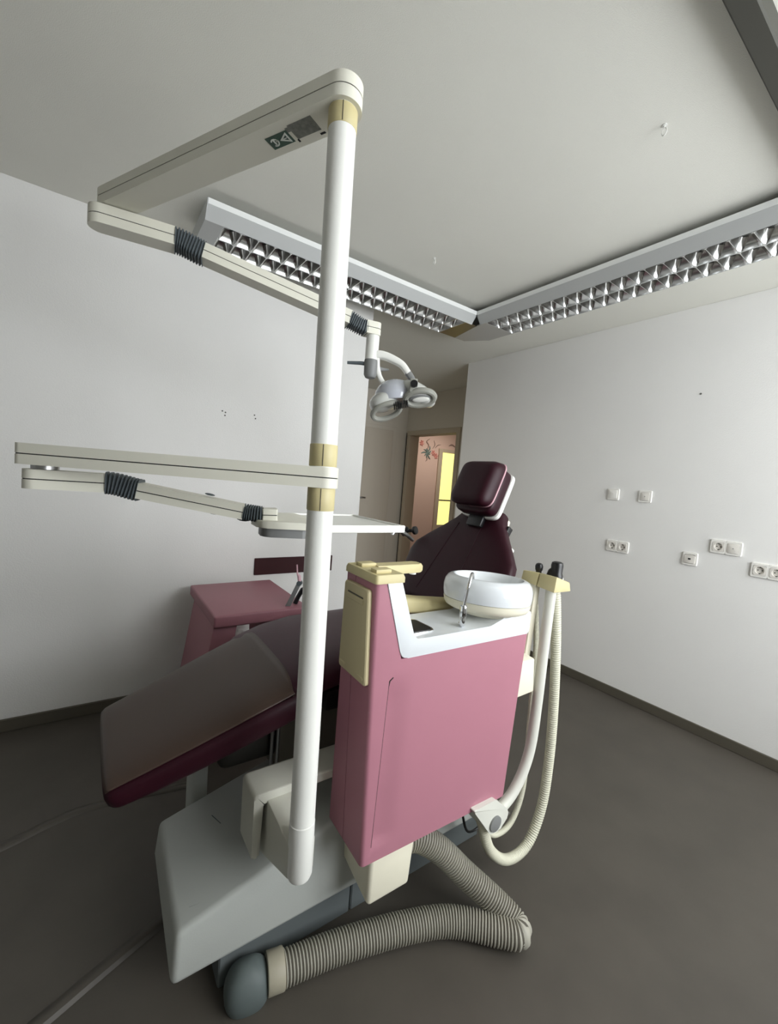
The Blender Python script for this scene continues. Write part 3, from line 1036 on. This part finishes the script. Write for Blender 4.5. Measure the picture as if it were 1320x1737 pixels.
# second arm: level part, bellows, sloping spring part, bellows, knuckle
bm = B(); cyl(bm, (J1.x - 0.012, J1.y + 0.012, 2.140), (J1.x - 0.012, J1.y + 0.012, 2.156), 0.025, 24); obj('pivot', bm, M['steel'], la)
L0, L1 = V((-0.033, 1.684, 2.1215)), V((0.206, 1.652, 2.1215))
arm(la, L0, L1, 0.037, 0.057, 0.036, 0.0, name='forearm')
S0, S1 = V((0.292, 1.632, 2.101)), V((0.800, 1.508, 1.992))
dl = (L1 - L0).normalized()
ds = (S1 - S0).normalized()
bellows(la, L1 - dl * 0.001, dl, S0 + ds * 0.001, ds, 0.041, 0.034, 10)
arm(la, S0, S1, 0.035, 0.050, 0.0, 0.0, name='spring_arm')
K0 = V((0.868, 1.487, 1.972))
KD = V((0.97, -0.22, 0))
bellows(la, S1 - ds * 0.001, ds, K0, KD, 0.037, 0.029, 9, 0.032, 0.027)
K1 = K0 + KD.normalized() * 0.058
arm(la, K0 - KD.normalized() * 0.005, K1, 0.030, 0.048, 0.0, 0.020, name='knuckle')
KC = K1 - KD.normalized() * 0.026
bm = B(); cyl(bm, KC + V((0, 0, -0.024)), KC + V((0, 0, -0.118)), 0.0262, 28); obj('drop_tube', bm, M['white'], la)
bm = B(); lathe(bm, [(0.012, -0.190), (0.020, -0.187), (0.026, -0.176), (0.0275, -0.125), (0.0268, -0.118)], KC, 28); obj('swivel', bm, M['greyplastic'], la)
ca_r = V((0.817, -0.576, 0))          # sideways as seen from the room's near end
ca_f = V((0.576, 0.817, 0))
bm = B(); tube(bm, [KC + V((0, 0, -0.135)), KC - ca_r * 0.04 + V((0, 0, -0.132)), KC - ca_r * 0.095 + V((0, 0, -0.134))], [0.008, 0.0075, 0.006], 12); obj('grip_pin', bm, M['rubber'], la)
bm = B(); tube(bm, [KC + ca_f * 0.0 + V((0, 0, -0.128)), KC + ca_r * 0.035 + ca_f * 0.02 + V((0, 0, -0.145)), KC + ca_r * 0.072 + ca_f * 0.03 + V((0, 0, -0.142))], [0.014, 0.010, 0.004], 10); obj('grip_pin', bm, M['greyplastic'], la)


def LP(dx, dz, df=0.0):
    """point near the lamp: dx sideways, dz up, df away from the near end"""
    return KC + ca_r * dx + ca_f * df + V((0, 0, dz))


def ribbon(bm, pts, w, t):
    q = catmull(pts, 8)
    rings = []
    for i, p in enumerate(q):
        tt = (q[min(i + 1, len(q) - 1)] - q[max(i - 1, 0)]).normalized()
        s = ca_f
        nn = tt.cross(s).normalized()
        ww = w[0] + (w[1] - w[0]) * i / (len(q) - 1)
        rings.append(ssl(p, nn * ww, s * t, 4, 16))
    loft(bm, rings)


bm = B(); ribbon(bm, [LP(0.0, -0.098), LP(0.040, -0.095), LP(0.080, -0.105), LP(0.124, -0.126), LP(0.153, -0.158)], (0.017, 0.012), 0.018); obj('yoke', bm, M['white'], la)
bm = B(); ribbon(bm, [LP(0.150, -0.155), LP(0.167, -0.176), LP(0.178, -0.200)], (0.013, 0.012), 0.017); obj('yoke_end', bm, M['greyplastic'], la)
bm = B(); ribbon(bm, [LP(0.022, -0.105, 0.0), LP(0.027, -0.145, 0.01), LP(0.040, -0.180, 0.015), LP(0.064, -0.212, 0.02)], (0.011, 0.010), 0.014); obj('yoke', bm, M['white'], la)
# head: smoked dome between two lobes with ring grips
LC = LP(0.130, -0.247, 0.02)
aa = (ca_r * 0.97 + V((0, 0, 0.12)) - ca_f * 0.12).normalized()
bb = V((0, 0, 1)) - aa * aa.z
bb.normalize()
cc = aa.cross(bb)


def ell(bm, c, A_, B_, C_, p=2.2, n=28, m_=14, lo=-PI / 2, hi=PI / 2):
    rings = []
    for k in range(m_ + 1):
        t = lo + (hi - lo) * k / m_
        s, h = max(math.cos(t), 0.02), math.sin(t)
        rings.append(ssl(c + B_ * h, A_ * s, C_ * s, p, n))
    loft(bm, rings)


bm = B(); ell(bm, LC - aa * 0.024 + bb * 0.004, aa * 0.082, bb * 0.066, cc * 0.080, 2.0, 32, 16, -0.35, PI / 2); obj('dome', bm, M['lampdome'], la)
bm = B(); ell(bm, LC - aa * 0.066 - bb * 0.014, (aa * 0.93 + bb * 0.36) * 0.066, (bb * 0.93 - aa * 0.36) * 0.040, cc * 0.080, 2.4, 28, 12); obj('lobe', bm, M['lampglass'], la)
bm = B(); ell(bm, LC + aa * 0.070 + bb * 0.006, (aa * 0.82 - bb * 0.57) * 0.080, (bb * 0.82 + aa * 0.57) * 0.040, cc * 0.075, 2.3, 28, 12); obj('lobe', bm, M['lampglass'], la)


def oval_ring(bm, c, A_, B_, r):
    q = [c + A_ * math.cos(t) + B_ * math.sin(t) for t in [2 * PI * k / 36 for k in range(36)]]
    rings = []
    for i, p in enumerate(q):
        t = (q[(i + 1) % 36] - q[i - 1]).normalized()
        nn = (p - c).normalized()
        zz = t.cross(nn).normalized()
        nn = zz.cross(t)
        rings.append([p + (nn * math.cos(2 * PI * k / 10) + zz * math.sin(2 * PI * k / 10)) * r for k in range(10)])
    loft(bm, rings, False, True, True)


bm = B(); oval_ring(bm, LC - aa * 0.058 - bb * 0.060 + cc * 0.03, (aa * 0.97 + bb * 0.24).normalized() * 0.058, (bb * 0.55 + cc * 0.83).normalized() * 0.040, 0.011); obj('grip_ring', bm, M['lampgrey'], la)
bm = B(); oval_ring(bm, LC + aa * 0.080 - bb * 0.022 + cc * 0.055, (aa * 0.99 + bb * 0.03).normalized() * 0.056, (bb * 0.62 + cc * 0.78).normalized() * 0.036, 0.012); obj('grip_ring', bm, M['lampgrey'], la)
bm = B(); ell(bm, LC + aa * 0.080 - bb * 0.020 + cc * 0.052, (aa * 0.99 + bb * 0.03) * 0.054, (bb * 0.78 - cc * 0.62) * 0.008, (bb * 0.62 + cc * 0.78) * 0.034, 2, 24, 8); rg = obj('ring_face', bm, M['lampglass'], la)
bm = B(); ell(bm, LC + aa * 0.080 - bb * 0.026 + cc * 0.060, (aa * 0.99 + bb * 0.03) * 0.042, (bb * 0.78 - cc * 0.62) * 0.004, (bb * 0.62 + cc * 0.78) * 0.018, 2, 24, 8); obj('slot', bm, M['greyplastic'], rg)
bm = B(); ell(bm, LC + aa * 0.084 - bb * 0.030 + cc * 0.063, (aa * 0.99 + bb * 0.03) * 0.034, (bb * 0.78 - cc * 0.62) * 0.004, (bb * 0.62 + cc * 0.78) * 0.013, 2, 24, 8); obj('reflector_glass', bm, M['tube'], rg)
for k in range(8):
    bm = B(); c = LC + aa * (-0.022 + 0.0075 * k) - bb * (0.046 - 0.0008 * k) + cc * 0.055
    box(bm, (-0.0016, -0.012, -0.014), (0.0016, 0.012, 0.014), mtx=basis(c, aa, bb)); obj('vent_fin', bm, M['dark'], la)
bm = B(); cyl(bm, LP(0.176, -0.214, -0.085), LP(0.178, -0.215, -0.04), 0.014, 20); obj('tilt_knob', bm, M['blackplastic'], la)
bm = B(); hexa(bm, [LP(0.160, -0.245, -0.078), LP(0.186, -0.245, -0.078), LP(0.186, -0.245, -0.03), LP(0.160, -0.245, -0.03),
                    LP(0.162, -0.190, -0.066), LP(0.190, -0.190, -0.066), LP(0.190, -0.190, -0.01), LP(0.162, -0.190, -0.01)], 0.004); obj('knob_mount', bm, M['lampgrey'], la)

# ------------------------------------------------------------------ tray on its arms
tr = thing('instrument_tray', 'white rectangular instrument tray on a folding arm halfway up the pole', 'tray')
TZ = 1.3765
TE = V((-0.100, 1.236, TZ))
arm(tr, V((-0.129, 1.252, TZ)), V((PX + 0.022, PY - 0.012, TZ)), 0.036, 0.046, 0.020, 0.030, name='upper_arm')
bm = B(); cyl(bm, TE + V((0.01, 0, -0.032)), TE + V((0.01, 0, -0.020)), 0.026, 24); obj('pivot', bm, M['steel'], tr)
F0, F1 = V((-0.130, 1.254, 1.3215)), V((0.028, 1.232, 1.3215))
arm(tr, F0, F1, 0.034, 0.044, 0.028, 0.0, name='forearm')
G0, G1 = V((0.095, 1.218, 1.308)), V((0.332, 1.142, 1.268))
df_ = (F1 - F0).normalized()
dg = (G1 - G0).normalized()
bellows(tr, F1 - df_ * 0.001, df_, G0 + dg * 0.001, dg, 0.037, 0.027, 9)
arm(tr, G0, G1, 0.032, 0.038, 0.0, 0.0, name='spring_arm')
W0 = V((0.378, 1.122, 1.264))
bellows(tr, G1 - dg * 0.001, dg, W0, (0.93, -0.3, 0), 0.034, 0.021, 8, 0.031, 0.021)
arm(tr, W0 - V((0.004, 0, 0)), V((0.412, 1.112, 1.265)), 0.028, 0.032, 0.0, 0.004, name='wrist')
for x, y, z in ((0.262, 1.165, 1.262), (0.330, 1.140, 1.248)):
    bm = B(); ell(bm, V((x, y, z)), V((0.016, -0.005, -0.002)), V((0, 0, 0.006)), V((0.003, 0.010, 0)), 2.5, 16, 6); obj('adjusting_knob', bm, M['rubber'], tr)
bm = B(); ell(bm, V((0.25, 1.167, 1.308)), V((0.012, -0.004, -0.002)), V((0, 0, 0.003)), V((0.003, 0.010, 0)), 2.5, 16, 6); obj('adjusting_knob', bm, M['rubber'], tr)
# bracket plate below the wrist
pl = round_poly([(0.352, 1.075), (0.47, 1.03), (0.54, 1.045), (0.54, 1.30), (0.48, 1.30), (0.36, 1.17)], [0.03, 0.01, 0.0, 0, 0.01, 0.03])
bm = B(); prism(bm, pl, lambda u, v, d: V((u, v, d)), 1.232, 1.251, 0.003, 2); obj('bracket_plate', bm, M['armwhite'], tr)
pl = round_poly([(0.362, 1.080), (0.462, 1.042), (0.52, 1.06), (0.50, 1.16), (0.38, 1.17)], [0.03, 0.01, 0.0, 0.02, 0.03])
bm = B(); prism(bm, pl, lambda u, v, d: V((u, v, d)), 1.208, 1.232, 0.003, 2); obj('bracket_underside', bm, M['greyplastic'], tr)
# tray: plate with a low raised rim
bm = B()
x0, x1, y0, y1 = 0.495, 0.806, 1.045, 1.372
box(bm, (x0 + 0.006, y0 + 0.006, 1.228), (x1 - 0.006, y1 - 0.006, 1.239), 0.001, 1)
obj('tray_plate', bm, M['white'], tr)
bm = B()
for lo, hi in (((x0, y0, 1.222), (x1, y0 + 0.010, 1.245)), ((x0, y1 - 0.010, 1.222), (x1, y1, 1.245)), ((x0 + 0.001, y0 + 0.011, 1.223), (x0 + 0.010, y1 - 0.011, 1.2445)), ((x1 - 0.010, y0 + 0.011, 1.223), (x1 - 0.001, y1 - 0.011, 1.2445))):
    box(bm, lo, hi, 0.003, 2)
obj('tray_rim', bm, M['white'], tr)
bm = B(); tube(bm, [(0.775, 1.06, 1.222), (0.80, 1.062, 1.226), (0.86, 1.10, 1.205), (0.90, 1.12, 1.185)], [0.005, 0.007, 0.007, 0.006], 12); obj('handle', bm, M['steel'], tr)
bm = B(); cyl(bm, (0.765, 1.056, 1.216), (0.775, 1.056, 1.228), 0.006, 12); obj('screw', bm, M['chrome'], tr)
bm = B(); cyl(bm, (1.36, 1.79, 1.10), (1.385, 1.765, 1.135), 0.016, 16, bev=0.003); cyl(bm, (1.395, 1.735, 1.128), (1.40, 1.72, 1.132), 0.022, 16, bev=0.003); cyl(bm, (1.37, 1.79, 1.118), (1.40, 1.73, 1.13), 0.009, 10)
obj('clip', bm, M['blackplastic'], ch)['label'] = 'small black clip on the far shoulder of the backrest'

# ------------------------------------------------------------------ pink cuspidor cabinet
cu = thing('cuspidor_cabinet', 'pink cabinet with white basin top, spittoon bowl and cup filler', 'cabinet', loc=(0.595, 0.840, 0), rz=math.radians(-1.5))
Z0, ZT, ZM = 0.367, 1.128, 0.920


def lerp(a, b, t):
    return a + (b - a) * t


def xl(z):
    return lerp(0.0, -0.021, (z - Z0) / (ZT - Z0))


def xr(z):
    return lerp(0.550, 0.585, (z - Z0) / (ZM - Z0))


def ydeep(z):
    return lerp(0.190, 0.150, (z - Z0) / (ZT - Z0))


def sstep(a, b, x):
    t = max(0.0, min(1.0, (x - a) / (b - a)))
    return t * t * (3 - 2 * t)


def dent(x, z):
    """shallow hollow running down behind the slot"""
    xs = lerp(0.027, 0.042, (z - 0.42) / 0.45)
    if x < xs or z < 0.405 or z > 0.885:
        return 0.0
    fade = sstep(0.885, 0.80, z) * sstep(0.405, 0.43, z)
    return 0.011 * (1 - sstep(xs, xs + 0.085, x)) * fade


def front_ring(z, x_right, y_back):
    L, R = xl(z), x_right
    xs = lerp(0.027, 0.042, (z - 0.42) / 0.45)
    pts = [(L, y_back)]
    for k in range(6):
        t = PI + PI / 2 * k / 5
        pts.append((L + 0.012 + 0.012 * math.cos(t), 0.012 + 0.012 * math.sin(t)))
    cols = [xs - 0.0005, xs + 0.0005] + [xs + 0.085 * k / 8 for k in range(1, 9)] + [0.22, 0.35, 0.48]
    w0 = min(R - 0.012, 1)
    for c in cols:
        x = min(c, w0 - 1e-4 * (1 if c > w0 else 0))
        pts.append((max(L + 0.0125, x), dent(x, z)))
    for k in range(5):
        t = 1.5 * PI + PI / 2 * k / 4
        pts.append((R - 0.008 + 0.008 * math.cos(t), 0.008 + 0.008 * math.sin(t)))
    pts.append((R, y_back))
    return [V((x, y, z)) for x, y in pts]


bm = B()
zs = [Z0 + (ZM - Z0) * k / 40 for k in range(41)]
loft(bm, [front_ring(z, xr(z), 0.1025) for z in zs])
# upper column beside the white strip
colr = lambda z: lerp(0.074, 0.009, (z - ZM) / (ZT - ZM))


def small_ring(z, R, y0, y1):
    L = xl(z)
    pts = [(L, y1)]
    for k in range(6):
        t = PI + PI / 2 * k / 5
        pts.append((L + 0.012 + 0.012 * math.cos(t), 0.012 + 0.012 * math.sin(t)))
    pts += [(R, 0), (R, y1)]
    return [V((x, y, z)) for x, y in pts]


loft(bm, [small_ring(z, colr(z), 0, 0.1025) for z in (ZM, 0.97, 1.02, 1.07, ZT)])
body = obj('front_housing', bm, M['pink'], cu, angle=30)
# rear housing
bm = B()
hexa(bm, [(0.0, 0.1045, Z0), (0.548, 0.1045, Z0), (0.545, 0.19, Z0), (0.0, 0.19, Z0),
          (xl(ZM), 0.1045, ZM), (0.582, 0.1045, ZM), (0.578, ydeep(ZM), ZM), (xl(ZM), ydeep(ZM), ZM)])
hexa(bm, [(xl(ZM), 0.1045, ZM), (0.074, 0.1045, ZM), (0.074, ydeep(ZM), ZM), (xl(ZM), ydeep(ZM), ZM),
          (xl(ZT), 0.1045, ZT), (0.009, 0.1045, ZT), (0.009, ydeep(ZT), ZT), (xl(ZT), ydeep(ZT), ZT)])
obj('rear_housing', bm, M['pink'], cu)
bm = B()
hexa(bm, [(0.004, 0.095, Z0 + 0.003), (0.54, 0.095, Z0 + 0.003), (0.54, 0.112, Z0 + 0.003), (0.004, 0.112, Z0 + 0.003),
          (xl(ZT) + 0.004, 0.095, ZT - 0.003), (0.0, 0.095, ZT - 0.003), (0.0, 0.112, ZT - 0.003), (xl(ZT) + 0.004, 0.112, ZT - 0.003)])
obj('joint_strip', bm, M['dark'], cu)
# white moulded basin top: strip up the column and the tray
ol = [(0.009, 1.128), (0.074, 0.920), (0.585, 0.920), (0.588, 0.996), (0.47, 0.990), (0.40, 0.9675), (0.113, 0.9675), (0.057, 1.128)]
ol = round_poly(ol, [0, 0.028, 0.010, 0.012, 0.05, 0.05, 0.016, 0], 6)
bm = B()
prism(bm, ol, lambda u, v, d: V((u, d, v)), -0.0025, 0.176, 0.0025, 2)
bt = obj('basin_top', bm, M['traywhite'], cu, angle=40)
bm = B(); box(bm, (0.10, 0.004, 0.966), (0.46, 0.17, 0.9685), 0.001, 1)
# metal sieve let into the tray
mr = [(0.112, 0.030), (0.205, 0.030), (0.212, 0.050), (0.208, 0.125), (0.190, 0.135), (0.112, 0.135)]
bm.free(); bm = B(); prism(bm, round_poly(mr, 0.012), lambda u, v, d: V((u, v, d)), 0.9665, 0.9705, 0.001, 1); sv = obj('drain_frame', bm, M['chrome'], cu)
bm = B(); prism(bm, round_poly([(0.116, 0.036), (0.200, 0.036), (0.206, 0.052), (0.202, 0.120), (0.186, 0.129), (0.116, 0.129)], 0.010), lambda u, v, d: V((u, v, d)), 0.9690, 0.9712); obj('drain_plate', bm, M['blackplastic'], sv)
# cream cap with key pads and spout
cap = round_poly([(-0.026, -0.006), (0.062, -0.006), (0.062, 0.158), (-0.026, 0.158)], [0.010, 0.004, 0.008, 0.010])
bm = B()
loft(bm, [[V((u, v, 1.1265)) for u, v in cap], [V((u, v, 1.139)) for u, v in cap], [V((lerp(u, 0.018, 0.07), lerp(v, 0.075, 0.05), 1.148)) for u, v in cap]])
cp = obj('cap', bm, M['cream'], cu)
for lo, hi in (((-0.012, 0.018, 1.147), (0.034, 0.048, 1.157)), ((-0.010, 0.096, 1.147), (0.036, 0.128, 1.157))):
    bm = B(); box(bm, lo, hi, 0.002, 2); obj('key_pad', bm, M['cream'], cp)
bm = B()
sp = [(0.03, 0.078), (0.175, 0.078), (0.190, 0.088), (0.190, 0.116), (0.178, 0.126), (0.03, 0.126)]
loft(bm, [[V((lerp(u, 0.10, 0.03), v, 1.127)) for u, v in sp], [V((u, v, 1.131)) for u, v in sp], [V((u, v, 1.143)) for u, v in sp], [V((lerp(u, 0.10, 0.06), lerp(v, 0.102, 0.15), 1.151)) for u, v in sp]])
so = obj('spout', bm, M['cream'], cu)
bm = B(); cyl(bm, (0.166, 0.102, 1.118), (0.166, 0.102, 1.129), 0.010, 16); obj('nozzle', bm, M['white'], so)
# beige flap on the narrow side
bm = B()
fp = [(0.012, 0.858), (0.158, 0.858), (0.142, 1.106), (0.018, 1.106)]
xf = lambda z: xl(z)
fpr = round_poly(fp, 0.010)
loft(bm, [[V((xf(v) + 0.002, u, v)) for u, v in fpr], [V((xf(v) - 0.009, u, v)) for u, v in fpr], [V((xf(v) - 0.012, lerp(u, 0.085, 0.04), lerp(v, 0.98, 0.02))) for u, v in fpr]])
fl = obj('side_flap', bm, M['beige'], cu)
bm = B(); box(bm, (xl(1.08) - 0.0135, 0.040, 1.078), (xl(1.08) - 0.009, 0.120, 1.082), 0.001, 1); obj('grip_groove', bm, M['hosedark'], fl)
bm = B(); box(bm, (xl(1.08) - 0.0150, 0.036, 1.062), (xl(1.08) - 0.009, 0.124, 1.076), 0.002, 1); obj('grip_lip', bm, M['beige'], fl)
for y in (0.035, 0.135):
    bm = B(); box(bm, (xl(0.87) - 0.0150, y - 0.016, 0.872), (xl(0.87) - 0.009, y + 0.016, 0.880), 0.002, 1); obj('grip_lip', bm, M['beige'], fl)
# slot line on the front
bm = B()
q = [V((0.0275, 0.002, 0.412)), V((0.030, 0.002, 0.50)), V((0.036, 0.002, 0.68)), V((0.0415, 0.0015, 0.850)), V((0.044, 0.0005, 0.866)), V((0.054, 0.0005, 0.874))]
tube(bm, q, 0.0016, 6); obj('slot', bm, M['dark'], cu)
# ivory pocket on the right end
bm = B()
hexa(bm, [(0.560, 0.020, 0.684), (0.678, 0.020, 0.690), (0.672, 0.12, 0.690), (0.560, 0.12, 0.684),
          (0.572, 0.020, 0.812), (0.665, 0.020, 0.812), (0.662, 0.12, 0.822), (0.572, 0.12, 0.822)], 0.006, 2)
obj('end_pocket', bm, M['ivory'], cu)
# bracket box under the cabinet
bm = B()
hexa(bm, [(0.052, 0.03, 0.197), (0.196, 0.03, 0.200), (0.20, 0.26, 0.255), (0.045, 0.26, 0.255),
          (0.046, 0.022, 0.366), (0.200, 0.022, 0.366), (0.205, 0.27, 0.366), (0.035, 0.27, 0.366)], 0.012, 3)
obj('support_box', bm, M['ivory'], cu)

# spittoon bowl, a part of the cabinet
inv = Matrix.Rotation(math.radians(1.5), 4, 'Z') @ Matrix.Translation(V((-0.595, -0.840, 0)))
bc = inv @ V((1.067, 0.917, 0.988))
bax = V((-0.052, -0.045, 1)) * -1
bax = V((0.052, 0.045, 1))            # the bowl leans a little away from the room's near end
prof = [(0.085, -0.012), (0.100, -0.002), (0.122, 0.004), (0.132, 0.009), (0.138, 0.019), (0.1405, 0.034)]
bm = B(); lathe(bm, prof + [(0.135, 0.0345)], bc, 64, axis=bax); obj('bowl_base', bm, M['ivory'], cu)
prof = [(0.130, 0.035), (0.1405, 0.0355), (0.1435, 0.054), (0.1435, 0.072), (0.139, 0.090), (0.131, 0.101), (0.121, 0.106), (0.113, 0.106), (0.108, 0.101), (0.102, 0.09), (0.085, 0.07), (0.05, 0.046), (0.02, 0.04)]
bm = B(); lathe(bm, prof, bc, 64, axis=bax); bo = obj('bowl', bm, M['porcelain'], cu)
bm = B()
q = [V(inv @ V(p)) for p in ((0.914, 0.874, 0.972), (0.904, 0.860, 0.974), (0.896, 0.851, 0.985), (0.896, 0.851, 1.005))]
tube(bm, catmull(q, 5), 0.0085, 14)
bf_ = obj('bowl_rinse_pipe', bm, M['chrome'], cu)
bm = B(); cyl(bm, q[-1] - V((0, 0, 0.002)), q[-1] + V((0, 0, 0.030)), 0.0105, 18, bev=0.002); obj('pipe_nut', bm, M['chrome'], bf_)
bm = B()
q = [V(inv @ V(p)) for p in ((0.896, 0.851, 1.03), (0.902, 0.850, 1.07), (0.911, 0.851, 1.104), (0.924, 0.859, 1.119), (0.944, 0.874, 1.121), (0.966, 0.892, 1.110), (0.978, 0.902, 1.096))]
tube(bm, catmull(q, 6), 0.0052, 12); obj('pipe_spout', bm, M['chrome'], bf_)

# ------------------------------------------------------------------ suction holder with its curved arm and hoses
su = thing('suction_stand', 'cream suction holder on a curved white arm at the cabinet end', 'suction unit')
bm = B()
jt = round_poly([(0.985, 0.385), (1.085, 0.385), (1.150, 0.330), (1.165, 0.300), (1.120, 0.262), (1.075, 0.270)], [0.006, 0.02, 0.02, 0.015, 0.02, 0.02])
prism(bm, jt, lambda u, v, d: V((u, d, v)), 0.812, 0.90, 0.004, 2); obj('joint_block', bm, M['suctionwhite'], su)
bm = B(); cyl(bm, (1.094, 0.806, 0.300), (1.094, 0.83, 0.300), 0.026, 24, bev=0.002); obj('joint_cap', bm, M['greyplastic'], su)
bm = B(); tube(bm, catmull([(1.115, 0.845, 0.285), (1.150, 0.843, 0.302), (1.208, 0.84, 0.340), (1.258, 0.84, 0.405), (1.288, 0.84, 0.498), (1.297, 0.84, 0.649), (1.300, 0.84, 0.842), (1.307, 0.84, 1.062)], 8), 0.0180, 20); obj('curved_arm', bm, M['suctionwhite'], su)
bm = B(); hexa(bm, [(1.255, 0.88, 0.80), (1.285, 0.88, 0.80), (1.285, 0.91, 0.80), (1.255, 0.91, 0.80), (1.274, 0.88, 1.062), (1.302, 0.88, 1.062), (1.302, 0.93, 1.062), (1.274, 0.93, 1.062)], 0.004); hs = obj('hanger_plate', bm, M['ivory'], su)
bm = B(); cyl(bm, (1.264, 0.90, 1.025), (1.270, 0.90, 1.025), 0.009, 14); obj('screw_hole', bm, M['hosedark'], hs)
# holder head: two wedge blocks side by side
bm = B()
hexa(bm, [(1.262, 0.800, 1.053), (1.360, 0.800, 1.050), (1.362, 0.8725, 1.055), (1.268, 0.8725, 1.057),
          (1.276, 0.804, 1.105), (1.356, 0.804, 1.080), (1.362, 0.8725, 1.084), (1.280, 0.8725, 1.105)], 0.003, 2)
obj('holder_head', bm, M['cream'], su)
bm = B()
hexa(bm, [(1.268, 0.8755, 1.058), (1.362, 0.8755, 1.056), (1.364, 0.940, 1.064), (1.268, 0.940, 1.066),
          (1.280, 0.8755, 1.104), (1.362, 0.8755, 1.083), (1.364, 0.940, 1.088), (1.276, 0.940, 1.100)], 0.003, 2)
obj('holder_head', bm, M['cream'], su)
# suction tips
t = obj('suction_tip', lathe(B(), [(0.010, -0.03), (0.011, 0.004), (0.010, 0.018), (0.013, 0.024), (0.014, 0.036), (0.011, 0.044), (0.006, 0.047)], (1.318, 0.905, 1.083), 20), M['blackplastic'], su)
bm = B(); lathe(bm, [(0.020, -0.03), (0.023, 0.002), (0.0225, 0.022), (0.0195, 0.030), (0.0205, 0.056), (0.0185, 0.066), (0.012, 0.069)], (1.342, 0.850, 1.076), 24)
hexa(bm, [(1.320, 0.862, 1.076), (1.334, 0.875, 1.076), (1.326, 0.885, 1.076), (1.312, 0.872, 1.076), (1.326, 0.856, 1.123), (1.336, 0.868, 1.123), (1.330, 0.876, 1.113), (1.320, 0.866, 1.113)], 0.003)
t = obj('suction_tip', bm, M['blackplastic'], su)
bm = B(); ell(bm, V((1.355, 0.8315, 1.086)), V((0.004, 0.001, 0)), V((0, 0, 0.005)), V((0, 0.003, 0)), 2, 10, 6); obj('button', bm, M['white'], t)
# hoses
bm = B(); corrugated(bm, [(1.338, 0.850, 1.06), (1.350, 0.845, 1.00), (1.374, 0.84, 0.829), (1.402, 0.84, 0.60), (1.412, 0.84, 0.39), (1.396, 0.84, 0.21), (1.330, 0.84, 0.095), (1.220, 0.84, 0.090), (1.128, 0.845, 0.165), (1.078, 0.85, 0.28), (1.05, 0.86, 0.36)], 0.0180, 0.0085, 0.0016, 16)
obj('suction_hose', bm, M['thinhose'], su, angle=50)
bm = B(); corrugated(bm, [(1.316, 0.915, 1.07), (1.322, 0.91, 1.0), (1.345, 0.90, 0.811), (1.354, 0.90, 0.584), (1.362, 0.90, 0.372), (1.352, 0.90, 0.233), (1.303, 0.90, 0.145), (1.225, 0.90, 0.135), (1.165, 0.90, 0.180), (1.118, 0.90, 0.26), (1.09, 0.90, 0.34)], 0.0105, 0.006, 0.0009, 14)
obj('suction_hose', bm, M['thinhose'], su, angle=50)
bm = B(); tube(bm, catmull([(1.10, 0.95, 0.34), (1.19, 0.95, 0.30), (1.232, 0.95, 0.22), (1.20, 0.95, 0.15), (1.13, 0.95, 0.15), (1.09, 0.95, 0.24), (1.06, 0.95, 0.34)], 6), 0.0045, 10)
obj('cable_loop', bm, M['blackplastic'], su)

# ------------------------------------------------------------------ big corrugated hose on the floor
bh = thing('drain_hose', 'thick grey corrugated hose looping from the cabinet across the floor', 'hose')
hp_ = [(0.805, 0.930, 0.285), (0.86, 0.915, 0.275), (0.93, 0.885, 0.225), (1.00, 0.840, 0.150), (1.068, 0.770, 0.085), (1.100, 0.712, 0.050), (1.088, 0.684, 0.045), (1.04, 0.720, 0.045), (0.97, 0.790, 0.043), (0.897, 0.838, 0.043), (0.789, 0.880, 0.043), (0.683, 0.912, 0.043), (0.582, 0.938, 0.043), (0.430, 0.966, 0.043)]
bm = B(); corrugated(bm, hp_, 0.0405, 0.0092, 0.0050, 22); obj('ribbed_hose', bm, M['hose'], bh, angle=50)
bm = B(); q = resample(catmull(hp_, 24), 0.01); tube(bm, q, 0.0374, 22); obj('inner_sleeve', bm, M['hosedark'], bh)
bm = B(); cyl(bm, (0.790, 0.935, 0.287), (0.818, 0.928, 0.284), 0.044, 28, bev=0.004); obj('collar', bm, M['cream'], bh)
bm = B(); cyl(bm, (0.452, 0.962, 0.046), (0.408, 0.971, 0.046), 0.0455, 28, bev=0.003); obj('collar', bm, M['collargrey'], bh)
bm = B()
q = catmull([(0.455, 0.967, 0.050), (0.41, 0.978, 0.050), (0.372, 0.99, 0.046), (0.352, 1.00, 0.030), (0.346, 1.005, 0.0)], 8)
rad = [lerp(0.049, 0.056, min(1, i / 10)) for i in range(len(q))]
rings = []
for i, p in enumerate(q):
    pass
ell(bm, V((0.362, 0.982, 0.032)), V((0.058, -0.012, 0)), V((0, 0, 0.066)), V((0.011, 0.050, 0)), 2.6, 32, 14, lo=-0.505)
bmesh.ops.translate(bm, vec=(0, 0, 0.0), verts=bm.verts)
obj('elbow', bm, M['elbow'], bh)
